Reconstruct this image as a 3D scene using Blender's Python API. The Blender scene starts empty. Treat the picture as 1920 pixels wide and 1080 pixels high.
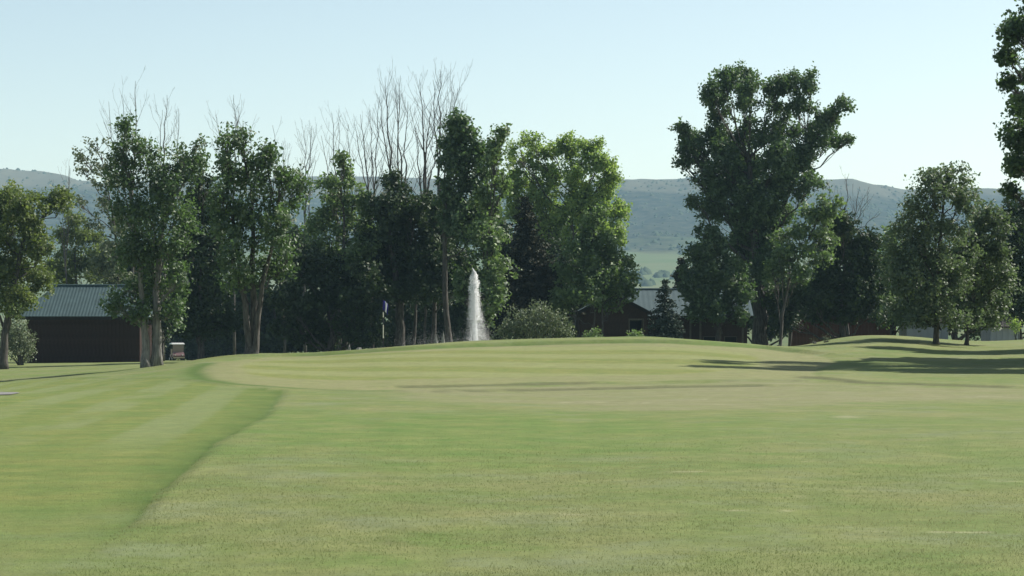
import bpy, math, random
import numpy as np
from math import radians, sin, cos, pi

random.seed(7)
RNG = np.random.default_rng(11)
SC = bpy.context.scene
COL = SC.collection

# ------------------------------------------------------------------ camera
EYE = 1.6
FPX = 3850.0            # focal length in pixels of the 1920 px wide photograph
HOR = 620.0             # row of the horizon
cam_d = bpy.data.cameras.new("camera")
cam = bpy.data.objects.new("camera", cam_d)
COL.objects.link(cam)
cam_d.sensor_width = 36.0
cam_d.lens = 36.0 * FPX / 1920.0
cam_d.shift_y = (HOR - 540.0) / 1920.0
cam_d.clip_start = 0.5
cam_d.clip_end = 20000.0
cam.location = (0, 0, EYE)
cam.rotation_euler = (radians(90), 0, 0)
SC.camera = cam

# ------------------------------------------------------------------ light
SUN_EL, SUN_AZ = 43.0, 62.0      # azimuth clockwise from +Y (away from camera) towards +X
world = bpy.data.worlds.new("World")
SC.world = world
world.use_nodes = True
wn = world.node_tree
bg = wn.nodes["Background"]
sky = wn.nodes.new("ShaderNodeTexSky")
sky.sky_type = 'NISHITA'
sky.sun_disc = False
sky.sun_elevation = radians(SUN_EL)
sky.sun_rotation = radians(SUN_AZ)
sky.air_density = 1.0
sky.dust_density = 1.6
sky.ozone_density = 1.0
sky.altitude = 1200
wb = wn.nodes.new("ShaderNodeMix"); wb.data_type = 'RGBA'; wb.blend_type = 'MULTIPLY'      # the camera's warm white balance
wb.inputs[0].default_value = 1.0
wb.inputs[7].default_value = (1.46, 1.27, 1.01, 1)
wn.links.new(sky.outputs[0], wb.inputs[6])
wn.links.new(wb.outputs[2], bg.inputs[0])
bg.inputs[1].default_value = 0.084

sun_d = bpy.data.lights.new("sun", 'SUN')
sun_d.energy = 5.0
sun_d.angle = radians(0.5)
sun_d.color = (1.0, 0.95, 0.86)
sun = bpy.data.objects.new("sun", sun_d)
COL.objects.link(sun)
sdir = (cos(radians(SUN_EL)) * sin(radians(SUN_AZ)), cos(radians(SUN_EL)) * cos(radians(SUN_AZ)), sin(radians(SUN_EL)))
import mathutils
sun.rotation_euler = mathutils.Vector(sdir).to_track_quat('Z', 'Y').to_euler()
sun.location = (60, 40, 60)

SC.view_settings.view_transform = 'Standard'
SC.view_settings.look = 'None'
SC.view_settings.gamma = 1.0
SC.view_settings.exposure = 0.80
SC.view_settings.use_curve_mapping = False
SC.cycles.max_bounces = 6
SC.cycles.diffuse_bounces = 3
SC.cycles.glossy_bounces = 2
SC.cycles.transmission_bounces = 4
SC.cycles.transparent_max_bounces = 6
SC.cycles.volume_bounces = 0


# ------------------------------------------------------------------ helpers
def px(u, v, Y):
    """world point at distance Y that the photograph shows at pixel (u, v)"""
    return np.array([(u - 960.0) / FPX * Y, Y, EYE - (v - HOR) / FPX * Y])


def tag(o, label=None, cat=None, group=None, kind=None):
    if label: o["label"] = label
    if cat: o["category"] = cat
    if group: o["group"] = group
    if kind: o["kind"] = kind
    return o


def empty(name, loc, rz=0.0):
    o = bpy.data.objects.new(name, None)
    o.empty_display_size = 0.3
    o.location = loc
    o.rotation_euler = (0, 0, rz)
    COL.objects.link(o)
    return o


class MB:
    def __init__(self):
        self.v = []; self.f = []; self.n = 0

    def add(self, vs, fs):
        vs = np.asarray(vs, float)
        self.v.append(vs)
        self.f.extend([tuple(i + self.n for i in f) for f in fs])
        self.n += len(vs)

    def box(self, lo, hi):
        x0, y0, z0 = lo; x1, y1, z1 = hi
        self.add([(x0, y0, z0), (x1, y0, z0), (x1, y1, z0), (x0, y1, z0), (x0, y0, z1), (x1, y0, z1), (x1, y1, z1), (x0, y1, z1)],
                 [(0, 3, 2, 1), (4, 5, 6, 7), (0, 1, 5, 4), (1, 2, 6, 5), (2, 3, 7, 6), (3, 0, 4, 7)])

    def tube(self, pts, rad, n=7, cap=True):
        pts = np.asarray(pts, float)
        m = len(pts)
        t = np.gradient(pts, axis=0)
        t /= np.linalg.norm(t, axis=1)[:, None] + 1e-9
        ref = np.array([0.0, 1.0, 0.0]) if abs(t[:, 1]).max() < 0.9 else np.array([1.0, 0.0, 0.0])
        a = np.cross(t, ref); a /= np.linalg.norm(a, axis=1)[:, None] + 1e-9
        b = np.cross(t, a)
        ang = np.arange(n) * 2 * pi / n
        rad = np.asarray(rad, float)
        if rad.ndim == 1: rad = np.repeat(rad[:, None], n, 1)
        ring = pts[:, None, :] + rad[:, :, None] * (np.cos(ang)[None, :, None] * a[:, None, :] + np.sin(ang)[None, :, None] * b[:, None, :])
        fs = []
        for i in range(m - 1):
            for j in range(n):
                k = (j + 1) % n
                fs.append((i * n + j, (i + 1) * n + j, (i + 1) * n + k, i * n + k))
        if cap:
            fs.append(tuple(range(n)))
            fs.append(tuple((m - 1) * n + j for j in reversed(range(n))))
        self.add(ring.reshape(-1, 3), fs)

    def build(self, name, mat, parent=None, smooth=False, offset=None):
        me = bpy.data.meshes.new(name)
        v = np.concatenate(self.v)
        if offset is not None: v = v - np.asarray(offset, float)
        me.from_pydata(v.tolist(), [], self.f)
        me.materials.append(mat)
        if smooth: me.shade_smooth()
        o = bpy.data.objects.new(name, me)
        COL.objects.link(o)
        if parent is not None: o.parent = parent
        return o


def np_mesh(name, verts, faces, mat, parent=None, attrs=None, smooth=False):
    """faces: (n,k) int array"""
    me = bpy.data.meshes.new(name)
    nv = len(verts); nf, k = faces.shape
    me.vertices.add(nv); me.vertices.foreach_set("co", np.ascontiguousarray(verts, np.float32).ravel())
    me.loops.add(nf * k); me.loops.foreach_set("vertex_index", np.ascontiguousarray(faces, np.int32).ravel())
    me.polygons.add(nf)
    me.polygons.foreach_set("loop_start", np.arange(0, nf * k, k, dtype=np.int32))
    me.polygons.foreach_set("loop_total", np.full(nf, k, np.int32))
    me.update(calc_edges=True)
    for an, av in (attrs or {}).items():
        a = me.attributes.new(an, 'FLOAT', 'POINT')
        a.data.foreach_set("value", np.ascontiguousarray(av, np.float32))
    me.materials.append(mat)
    if smooth: me.shade_smooth()
    o = bpy.data.objects.new(name, me)
    COL.objects.link(o)
    if parent is not None: o.parent = parent
    return o


def newmat(name):
    m = bpy.data.materials.new(name)
    m.use_nodes = True
    nt = m.node_tree
    nt.nodes.clear()
    return m, nt


def N(nt, typ, **kw):
    n = nt.nodes.new(typ)
    for k, v in kw.items():
        if k.startswith('i_'):
            n.inputs[k[2:].replace('_', ' ')].default_value = v
        else:
            setattr(n, k, v)
    return n


def mixc(nt, fac, a, b):
    n = nt.nodes.new("ShaderNodeMix"); n.data_type = 'RGBA'
    for sock, val in ((0, fac), (6, a), (7, b)):
        if isinstance(val, (int, float)): n.inputs[sock].default_value = val
        elif isinstance(val, tuple): n.inputs[sock].default_value = (*val, 1.0) if len(val) == 3 else val
        else: nt.links.new(val, n.inputs[sock])
    return n.outputs[2]


def math_n(nt, op, a, b=None, clamp=False):
    n = nt.nodes.new("ShaderNodeMath"); n.operation = op; n.use_clamp = clamp
    for i, val in enumerate((a, b)):
        if val is None: continue
        if isinstance(val, (int, float)): n.inputs[i].default_value = val
        else: nt.links.new(val, n.inputs[i])
    return n.outputs[0]


def noise_n(nt, vec, scale, detail=3.0, rough=0.55):
    n = nt.nodes.new("ShaderNodeTexNoise")
    n.inputs["Scale"].default_value = scale
    n.inputs["Detail"].default_value = detail
    n.inputs["Roughness"].default_value = rough
    if vec is not None: nt.links.new(vec, n.inputs["Vector"])
    return n.outputs[0]


def ramp_n(nt, fac, stops):
    n = nt.nodes.new("ShaderNodeValToRGB")
    cr = n.color_ramp
    while len(cr.elements) < len(stops): cr.elements.new(0.5)
    for e, (p, c) in zip(cr.elements, stops):
        e.position = p
        e.color = (c, c, c, 1) if isinstance(c, (int, float)) else (*c, 1)
    nt.links.new(fac, n.inputs[0])
    return n.outputs[0]


def simple_mat(name, col, rough=0.7, spec=0.3, var=0.25, scale=3.0, metal=0.0, col2=None, bump=0.0):
    m, nt = newmat(name)
    tc = N(nt, "ShaderNodeTexCoord")
    nz = noise_n(nt, tc.outputs["Object"], scale, 5.0, 0.6)
    c2 = col2 or tuple(c * (1 - var) for c in col)
    c = mixc(nt, ramp_n(nt, nz, [(0.3, 0.0), (0.7, 1.0)]), col, c2)
    p = N(nt, "ShaderNodeBsdfPrincipled")
    nt.links.new(c, p.inputs["Base Color"])
    p.inputs["Roughness"].default_value = rough
    p.inputs["Specular IOR Level"].default_value = spec
    p.inputs["Metallic"].default_value = metal
    if bump:
        bn = N(nt, "ShaderNodeBump"); bn.inputs["Strength"].default_value = bump; bn.inputs["Distance"].default_value = 0.03
        nt.links.new(nz, bn.inputs["Height"]); nt.links.new(bn.outputs[0], p.inputs["Normal"])
    out = N(nt, "ShaderNodeOutputMaterial")
    nt.links.new(p.outputs[0], out.inputs[0])
    return m


def bark_mat(name, c1, c2):
    m, nt = newmat(name)
    tc = N(nt, "ShaderNodeTexCoord")
    mp = N(nt, "ShaderNodeMapping"); mp.inputs["Scale"].default_value = (6, 6, 0.9)
    nt.links.new(tc.outputs["Object"], mp.inputs[0])
    nz = noise_n(nt, mp.outputs[0], 2.2, 6.0, 0.65)
    c = mixc(nt, ramp_n(nt, nz, [(0.35, 0.0), (0.65, 1.0)]), c1, c2)
    p = N(nt, "ShaderNodeBsdfPrincipled"); p.inputs["Roughness"].default_value = 0.9
    p.inputs["Specular IOR Level"].default_value = 0.15
    nt.links.new(c, p.inputs["Base Color"])
    bn = N(nt, "ShaderNodeBump"); bn.inputs["Strength"].default_value = 0.8; bn.inputs["Distance"].default_value = 0.06
    nt.links.new(nz, bn.inputs["Height"]); nt.links.new(bn.outputs[0], p.inputs["Normal"])
    out = N(nt, "ShaderNodeOutputMaterial"); nt.links.new(p.outputs[0], out.inputs[0])
    return m


def leaf_mat(name, dark, light, trans=0.3, gloss=0.035):
    m, nt = newmat(name)
    at = N(nt, "ShaderNodeAttribute"); at.attribute_name = "tint"
    c = mixc(nt, at.outputs["Fac"], dark, light)
    d = N(nt, "ShaderNodeBsdfDiffuse"); nt.links.new(c, d.inputs[0])
    t = N(nt, "ShaderNodeBsdfTranslucent")
    tcol = mixc(nt, 0.5, c, (light[0] * 1.25, light[1] * 1.4, light[2] * 0.8))
    nt.links.new(tcol, t.inputs[0])
    mx = N(nt, "ShaderNodeMixShader"); mx.inputs[0].default_value = trans
    nt.links.new(d.outputs[0], mx.inputs[1]); nt.links.new(t.outputs[0], mx.inputs[2])
    g = N(nt, "ShaderNodeBsdfGlossy"); g.inputs["Roughness"].default_value = 0.65; g.inputs[0].default_value = (1, 1, 1, 1)
    mx2 = N(nt, "ShaderNodeMixShader"); mx2.inputs[0].default_value = gloss
    nt.links.new(mx.outputs[0], mx2.inputs[1]); nt.links.new(g.outputs[0], mx2.inputs[2])
    out = N(nt, "ShaderNodeOutputMaterial"); nt.links.new(mx2.outputs[0], out.inputs[0])
    return m


# value noise in numpy (for terrain)
def vnoise(x, y, seed=0):
    x = np.asarray(x, float); y = np.asarray(y, float)
    xi = np.floor(x).astype(np.int64); yi = np.floor(y).astype(np.int64)
    xf = x - xi; yf = y - yi
    def h(a, b):
        n = (a * 374761393 + b * 668265263 + seed * 974711) & 0x7fffffff
        n = ((n ^ (n >> 13)) * 1274126177) & 0x7fffffff
        return ((n ^ (n >> 16)) & 0xffff) / 65535.0
    sx = xf * xf * (3 - 2 * xf); sy = yf * yf * (3 - 2 * yf)
    return (h(xi, yi) * (1 - sx) + h(xi + 1, yi) * sx) * (1 - sy) + (h(xi, yi + 1) * (1 - sx) + h(xi + 1, yi + 1) * sx) * sy


def fbm(x, y, o=4, seed=0):
    s = 0; a = 0.5; t = 0
    for i in range(o):
        s = s + a * vnoise(np.asarray(x) * 2 ** i, np.asarray(y) * 2 ** i, seed + i); t += a; a *= 0.5
    return s / t


def sstep(a, b, x):
    t = np.clip((np.asarray(x, float) - a) / (b - a), 0, 1)
    return t * t * (3 - 2 * t)


# ------------------------------------------------------------------ terrain height
CP = []   # control points: u, distance, row in the photograph -> height
def row(Y, pairs):
    for u, v in pairs: CP.append(((u - 960.0) / FPX, Y, EYE - (v - HOR) / FPX * Y))
row(13.4, [(-300, 1080), (960, 1080), (2200, 1080)])
row(25, [(-300, 866), (0, 866), (400, 866), (960, 868), (1500, 866), (2200, 866)])
row(40, [(-300, 776), (0, 776), (400, 774), (960, 776), (1500, 774), (2200, 774)])
row(53, [(-300, 744), (0, 743), (200, 739), (400, 736), (700, 739), (960, 742), (1250, 740), (1500, 735), (1920, 737), (2200, 737)])
row(66, [(-300, 732), (0, 730), (200, 718), (360, 706), (540, 708), (700, 711), (960, 712), (1250, 712), (1500, 711), (1750, 712), (1920, 712), (2200, 712)])
row(80, [(-300, 720), (0, 717), (150, 706), (285, 695), (400, 681), (540, 681), (700, 677), (960, 674), (1250, 674), (1470, 685), (1640, 688), (1800, 690), (1920, 690), (2200, 688)])
row(93, [(-300, 730), (0, 726), (150, 711), (285, 691), (400, 673), (540, 668), (700, 659), (960, 651), (1150, 647), (1300, 649), (1470, 662), (1640, 664), (1800, 668), (1920, 668), (2200, 664)])
row(105, [(-300, 716), (0, 712), (150, 702), (285, 688), (380, 674), (450, 665), (560, 664), (700, 657), (800, 650), (900, 641), (1000, 636.5), (1150, 632), (1240, 633.5), (1300, 639), (1400, 646), (1480, 651), (1640, 644), (1800, 656), (1920, 655), (2200, 650)])
row(118, [(-300, 703), (0, 699), (150, 694), (285, 686), (380, 680), (450, 676), (560, 676), (700, 678), (900, 670), (1150, 655), (1400, 654), (1480, 652), (1550, 638), (1640, 630), (1700, 632), (1800, 642), (1920, 645), (2200, 640)])
row(130, [(-300, 692), (0, 690), (150, 688), (285, 683), (450, 684), (560, 686), (900, 684), (1150, 680), (1400, 668), (1550, 645), (1640, 636), (1700, 637), (1800, 641.5), (1920, 637), (2200, 632)])
row(150, [(-300, 682), (0, 681), (150, 680), (285, 679), (450, 679), (900, 679), (1400, 676), (1640, 670), (1920, 655), (2200, 650)])
row(205, [(-300, 676), (330, 677), (900, 677), (1400, 676), (2200, 672)])
row(300, [(-300, 672), (960, 672), (2200, 670)])
CPA = np.array(CP)
def _warp(Y):  # compress distance so neighbouring rows weigh alike
    return np.interp(Y, [-60, 13.4, 25, 40, 53, 66, 80, 93, 105, 118, 130, 150, 205, 300, 400], [-3, 0, 1, 2, 3, 4, 5, 6, 7, 8, 9, 10, 11, 12, 13])
_P = np.stack([CPA[:, 0] * 26.0, _warp(CPA[:, 1])], 1)
def _ker(r): return r ** 3
_K = _ker(np.linalg.norm(_P[:, None] - _P[None], axis=2)) + 0.02 * np.eye(len(_P))
_A = np.block([[_K, np.c_[np.ones(len(_P)), _P]], [np.c_[np.ones(len(_P)), _P].T, np.zeros((3, 3))]])
_W = np.linalg.solve(_A, np.r_[CPA[:, 2], 0, 0, 0])
def _rbf(s, Y):
    q = np.stack([np.ravel(s) * 26.0, _warp(np.ravel(Y))], 1)
    out = np.empty(len(q))
    for i in range(0, len(q), 20000):
        c = q[i:i + 20000]
        r = np.linalg.norm(c[:, None] - _P[None], axis=2)
        out[i:i + 20000] = _ker(r) @ _W[:-3] + _W[-3] + c @ _W[-2:]
    return out.reshape(np.shape(s))
# table for quick look-ups
_TS = np.linspace(-0.62, 0.62, 321); _TY = np.r_[np.linspace(-40, 12, 14), np.linspace(13, 140, 382), np.linspace(141, 330, 100)]
_S2, _Y2 = np.meshgrid(np.clip(_TS, -0.33, 0.33), np.clip(_TY, 13.4, 300), indexing='xy')
_TZ = _rbf(_S2, _Y2)
def ground0(X, Y):
    X = np.asarray(X, float); Y = np.asarray(Y, float)
    s = np.clip(X / np.maximum(Y, 13.4), -0.6, 0.6)
    fi = np.interp(Y, _TY, np.arange(len(_TY))); fj = (s + 0.62) / 1.24 * 320
    i = np.clip(fi.astype(int), 0, len(_TY) - 2); j = np.clip(fj.astype(int), 0, 319)
    a = fi - i; b = fj - j
    return (_TZ[i, j] * (1 - b) + _TZ[i, j + 1] * b) * (1 - a) + (_TZ[i + 1, j] * (1 - b) + _TZ[i + 1, j + 1] * b) * a


def hit(u, v, y0=10.0, y1=125.0):
    """first ground point seen at a pixel"""
    Y = np.arange(y0, y1, 0.1)
    z = EYE - (v - HOR) / FPX * Y
    g = ground0((u - 960) / FPX * Y, Y)
    k = np.argmax(g >= z) if (g >= z).any() else len(Y) - 1
    return (u - 960) / FPX * Y[k], Y[k]


def poly_world(pts):
    return np.array([hit(u, v) for u, v in pts])


def seg_dist(X, Y, line):
    """signed side and distance to a polyline"""
    best = np.full(np.shape(X), 1e9); side = np.zeros(np.shape(X))
    for (ax, ay), (bx, by) in zip(line[:-1], line[1:]):
        dx, dy = bx - ax, by - ay
        L = dx * dx + dy * dy + 1e-9
        t = np.clip(((X - ax) * dx + (Y - ay) * dy) / L, 0, 1)
        d = np.hypot(X - ax - t * dx, Y - ay - t * dy)
        sd = np.sign((X - ax) * dy - (Y - ay) * dx)
        m = d < best
        best = np.where(m, d, best); side = np.where(m, sd, side)
    return best, side


def inside(X, Y, poly):
    c = np.zeros(np.shape(X), bool)
    n = len(poly)
    for i in range(n):
        x1, y1 = poly[i]; x2, y2 = poly[(i + 1) % n]
        cond = ((y1 > Y) != (y2 > Y))
        xx = (x2 - x1) * (Y - y1) / (y2 - y1 + 1e-12) + x1
        c ^= cond & (X < xx)
    return c


def sdf(X, Y, poly):
    d, _ = seg_dist(X, Y, np.vstack([poly, poly[:1]]))
    return np.where(inside(X, Y, poly), -d, d)


def smooth_closed(pts, n=6):
    pts = np.asarray(pts, float); m = len(pts); out = []
    for i in range(m):
        p0, p1, p2, p3 = pts[(i - 1) % m], pts[i], pts[(i + 1) % m], pts[(i + 2) % m]
        for t in np.arange(n) / n:
            out.append(0.5 * ((2 * p1) + (-p0 + p2) * t + (2 * p0 - 5 * p1 + 4 * p2 - p3) * t * t + (-p0 + 3 * p1 - 3 * p2 + p3) * t ** 3))
    return np.array(out)


# outlines of the mown areas on the course (world metres, from where they lie)
FRINGE = smooth_closed(poly_world([(362, 700), (385, 684), (450, 676), (560, 669), (760, 658), (960, 649), (1130, 644.5), (1300, 647), (1430, 654), (1500, 662),
                                   (1560, 676), (1530, 695), (1500, 712), (1250, 718), (1000, 722), (850, 728), (700, 736), (540, 730), (430, 722), (375, 711)]))
GREEN = smooth_closed(poly_world([(455, 690), (480, 679), (620, 668), (800, 659), (960, 653), (1130, 649), (1280, 652), (1400, 664), (1420, 684), (1300, 700), (1000, 707), (750, 712), (560, 712), (470, 703)]))
APRON = poly_world([(-500, 1200), (-120, 1200), (60, 1105), (150, 1045), (200, 1012), (243, 985), (290, 930), (345, 885), (400, 832), (455, 802), (497, 783), (515, 760), (532, 735),
                    (430, 727), (300, 712), (150, 712), (-200, 722)])
DRY = poly_world([(690, 738), (900, 727), (1200, 722), (1500, 716), (1700, 724), (2000, 735), (2000, 752), (1700, 752), (1450, 768), (1250, 775), (1000, 762), (800, 752)])
LUSH = poly_world([(560, 800), (800, 775), (1100, 778), (1300, 800), (1250, 850), (950, 880), (640, 860), (480, 830)])
BACKLINE = poly_world([(560, 668.5), (760, 657.5), (960, 648.5), (1130, 644), (1300, 646.5), (1430, 653.5), (1490, 661)])
CUT1 = poly_world([(760, 729), (950, 725), (1200, 720), (1480, 717)])
CUT2 = poly_world([(820, 738), (1000, 735), (1240, 729), (1420, 726)])
CUT3 = poly_world([(1505, 708), (1560, 715), (1620, 719), (1720, 722), (1880, 727)])
LEFTCUT = poly_world([(392, 682), (370, 690), (362, 700), (378, 714), (430, 722), (540, 730), (700, 737)])


def ground(X, Y):
    X = np.asarray(X, float); Y = np.asarray(Y, float)
    return ground0(X, Y)


def ground_detail(X, Y):
    z = ground0(X, Y)
    near = (Y > 40) & (Y < 125)
    dz = np.zeros(np.shape(X))
    # taller rough stands up at the back edge of the fringe
    d, s = seg_dist(X, Y, BACKLINE)
    beyond = (s < 0)   # left of travel direction = further away
    dz += np.where(beyond, np.clip(d / 0.35, 0, 1) * 0.13 * np.exp(-np.maximum(d - 1, 0) / 4.0), 0)
    for ln, hgt in ((CUT1, 0.09), (CUT2, 0.08), (CUT3, 0.07)):
        d, s = seg_dist(X, Y, ln)
        dz += np.where(s < 0, np.clip(d / 0.35, 0, 1) * hgt * np.exp(-d / 1.3), 0)
    f = sdf(X, Y, FRINGE)
    fr = np.clip(f / 0.35, -0.0, 1.0)
    dz += np.where(near, 0.03 * fr * np.exp(-np.maximum(f, 0) / 5.0), 0)
    a = sdf(X, Y, APRON)
    dz += np.where(a > 0, 0.035 * np.clip(a / 0.15, 0, 1) * np.exp(-a / 6), 0) * sstep(14.0, 19.0, Y)
    dz += (fbm(X / 2.5, Y / 2.5, 3, 5) - 0.5) * 0.05 * np.clip((f + 0.5) / 1.0, 0.15, 1)
    dz += (fbm(X * 1.4, Y * 1.4, 2, 9) - 0.5) * 0.012
    return z + dz


# ------------------------------------------------------------------ ground material
def ground_material():
    m, nt = newmat("turf")
    geo = N(nt, "ShaderNodeNewGeometry")
    pos = geo.outputs["Position"]
    def attr(n):
        a = N(nt, "ShaderNodeAttribute"); a.attribute_name = n; return a.outputs["Fac"]
    n_big = noise_n(nt, pos, 0.22, 3.0, 0.6)
    n_mid = noise_n(nt, pos, 0.9, 4.0, 0.65)
    n_sml = noise_n(nt, pos, 6.0, 4.0, 0.7)
    n_fin = noise_n(nt, pos, 60.0, 3.0, 0.75)
    rough_g = mixc(nt, ramp_n(nt, n_mid, [(0.3, 0.0), (0.72, 1.0)]), (0.101, 0.140, 0.041), (0.150, 0.164, 0.060))
    rough_g = mixc(nt, ramp_n(nt, n_big, [(0.46, 0.0), (0.75, 0.85)]), rough_g, (0.176, 0.174, 0.078))
    n_pat = noise_n(nt, pos, 0.55, 5.0, 0.7)
    rough_g = mixc(nt, ramp_n(nt, n_pat, [(0.50, 0.0), (0.68, 0.8)]), rough_g, (0.140, 0.165, 0.088))
    rough_g = mixc(nt, ramp_n(nt, n_pat, [(0.30, 0.7), (0.44, 0.0)]), rough_g, (0.085, 0.138, 0.030))
    lush = mixc(nt, ramp_n(nt, n_mid, [(0.35, 0.0), (0.7, 1.0)]), (0.086, 0.140, 0.034), (0.136, 0.162, 0.050))
    c = mixc(nt, attr("lush"), rough_g, lush)
    apr = mixc(nt, ramp_n(nt, n_mid, [(0.35, 0.0), (0.7, 1.0)]), (0.096, 0.138, 0.036), (0.150, 0.164, 0.048))
    apr = mixc(nt, attr("stripe"), apr, (0.146, 0.174, 0.074))
    c = mixc(nt, attr("apron"), c, apr)
    dry = mixc(nt, ramp_n(nt, n_mid, [(0.3, 0.0), (0.7, 1.0)]), (0.192, 0.182, 0.106), (0.150, 0.158, 0.074))
    c = mixc(nt, attr("dry"), c, dry)
    fr = mixc(nt, ramp_n(nt, n_mid, [(0.35, 0.0), (0.7, 1.0)]), (0.150, 0.166, 0.068), (0.182, 0.178, 0.088))
    c = mixc(nt, attr("fringe"), c, fr)
    gr = mixc(nt, ramp_n(nt, n_mid, [(0.35, 0.0), (0.7, 1.0)]), (0.122, 0.152, 0.043), (0.158, 0.164, 0.053))
    gr = mixc(nt, attr("gstripe"), gr, (0.176, 0.190, 0.080))
    c = mixc(nt, attr("green"), c, gr)
    c = mixc(nt, attr("straw"), c, (0.27, 0.265, 0.155))
    c = mixc(nt, attr("cut"), c, (0.052, 0.094, 0.018))
    c = mixc(nt, attr("brown_line"), c, (0.085, 0.090, 0.042))
    # fine variation of blades
    v1 = ramp_n(nt, n_sml, [(0.25, 0.78), (0.75, 1.20)])
    n_m2 = noise_n(nt, pos, 1.9, 4.0, 0.7)
    v1 = mixc(nt, 0.5, v1, ramp_n(nt, n_m2, [(0.28, 0.70), (0.72, 1.30)]))
    v2 = ramp_n(nt, n_fin, [(0.28, 0.76), (0.72, 1.24)])
    mv = nt.nodes.new("ShaderNodeVectorMath"); mv.operation = 'MULTIPLY'
    nt.links.new(c, mv.inputs[0]); nt.links.new(v1, mv.inputs[1])
    mv2 = nt.nodes.new("ShaderNodeVectorMath"); mv2.operation = 'MULTIPLY'
    nt.links.new(mv.outputs[0], mv2.inputs[0]); nt.links.new(v2, mv2.inputs[1])
    p = N(nt, "ShaderNodeBsdfPrincipled")
    nt.links.new(mv2.outputs[0], p.inputs["Base Color"])
    p.inputs["Roughness"].default_value = 0.9
    p.inputs["Specular IOR Level"].default_value = 0.12
    h = math_n(nt, 'ADD', math_n(nt, 'MULTIPLY', n_fin, 0.5), n_sml)
    bn = N(nt, "ShaderNodeBump"); bn.inputs["Strength"].default_value = 0.5; bn.inputs["Distance"].default_value = 0.035
    nt.links.new(h, bn.inputs["Height"]); nt.links.new(bn.outputs[0], p.inputs["Normal"])
    out = N(nt, "ShaderNodeOutputMaterial"); nt.links.new(p.outputs[0], out.inputs[0])
    return m


def turf_masks(X, Y):
    wob = (fbm(X / 1.1, Y / 1.1, 3, 31) - 0.5)
    f = sdf(X, Y, FRINGE); g = sdf(X, Y, GREEN); a = sdf(X, Y, APRON); d = sdf(X, Y, DRY); l = sdf(X, Y, LUSH)
    M = {}
    M["fringe"] = sstep(0.15, -0.15, f + wob * 0.25)
    M["green"] = sstep(0.2, -0.2, g + wob * 0.3)
    M["apron"] = sstep(0.06, -0.04, a + wob * 0.12) * sstep(15.2, 19.5, Y + wob * 2.5)
    M["dry"] = sstep(1.0, -1.5, d + wob * 4.0) * 0.85 * (0.55 + 0.45 * sstep(0.35, 0.6, fbm(X / 3.0, Y / 1.5, 3, 77)))
    M["lush"] = np.clip(sstep(3.0, -3.0, l + wob * 8) + 0.6 * sstep(0.5, 0.75, fbm(X / 5.0, Y / 6.0, 3, 3)), 0, 1)
    # mower stripes across the apron run to the green
    ph = (X + Y * 0.075) / 0.95 + 0.15 * np.sin(Y / 7.0)
    M["stripe"] = sstep(0.35, 0.65, 0.5 + 0.5 * np.sin(ph * 2 * pi / 2)) * 0.7 * sstep(0.3, 0.65, fbm(X / 1.2, Y / 4, 4, 91) + 0.08) * sstep(24, 34, Y)
    gp = (Y * 0.97 + X * 0.18) / 3.6
    M["gstripe"] = sstep(0.3, 0.7, 0.5 + 0.5 * np.sin(gp * 2 * pi / 2)) * 0.8
    # longer uncut strip along the edges
    aw = a + wob * 0.12
    cut = (0.45 + 0.6 * fbm(X / 0.8, Y / 0.8, 2, 19)) * np.where(aw < 0, np.exp(np.minimum(aw, 0) / (0.12 + 0.011 * Y)), np.exp(-np.clip(aw, 0, 1) / 0.03)) * (Y < 55) * sstep(14, 19, Y)
    e, _ = seg_dist(X, Y, LEFTCUT)
    cut = np.maximum(cut, 0.9 * np.exp(-(e / 0.40) ** 2))
    e, _ = seg_dist(X, Y, BACKLINE)
    cut = np.maximum(cut, 0.7 * np.exp(-(e / 0.35) ** 2))
    brown_line = np.zeros(np.shape(X))
    for ln in (CUT1, CUT2, CUT3):
        e, _ = seg_dist(X, Y, ln)
        brown_line = np.maximum(brown_line, 0.95 * np.exp(-(e / 0.32) ** 2) * sstep(0.1, 0.4, vnoise(X / 4, Y / 4, 8)))  # dark brown line along each cut step
    M["cut"] = cut
    M["brown_line"] = brown_line
    # straw coloured scalped streaks
    st = np.zeros(np.shape(X))
    for (u0, u1, v, w) in STREAKS:
        ln = poly_world([(u0, v), ((u0 + u1) / 2, v - 0.5), (u1, v + 1.0)])
        e, _ = seg_dist(X, Y, ln)
        st = np.maximum(st, np.exp(-((e + wob * w * 1.2) / w) ** 2) * 0.8)
    M["straw"] = st * sstep(0.35, 0.65, fbm(X * 4, Y * 5, 3, 4)) * 0.8
    return M


STREAKS = [(945, 1105, 972, 0.055), (1375, 1475, 959, 0.05), (1545, 1850, 999, 0.05), (1870, 1990, 907, 0.08), (1390, 1500, 937, 0.07),
           (1240, 1400, 889, 0.09), (1490, 1600, 781, 0.16), (1060, 1240, 757, 0.16), (1290, 1360, 749, 0.2), (540, 600, 888, 0.06), (1830, 1990, 743, 0.2),
           (1500, 1560, 868, 0.07), (1780, 1860, 880, 0.06)]

TURF = ground_material()


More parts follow.
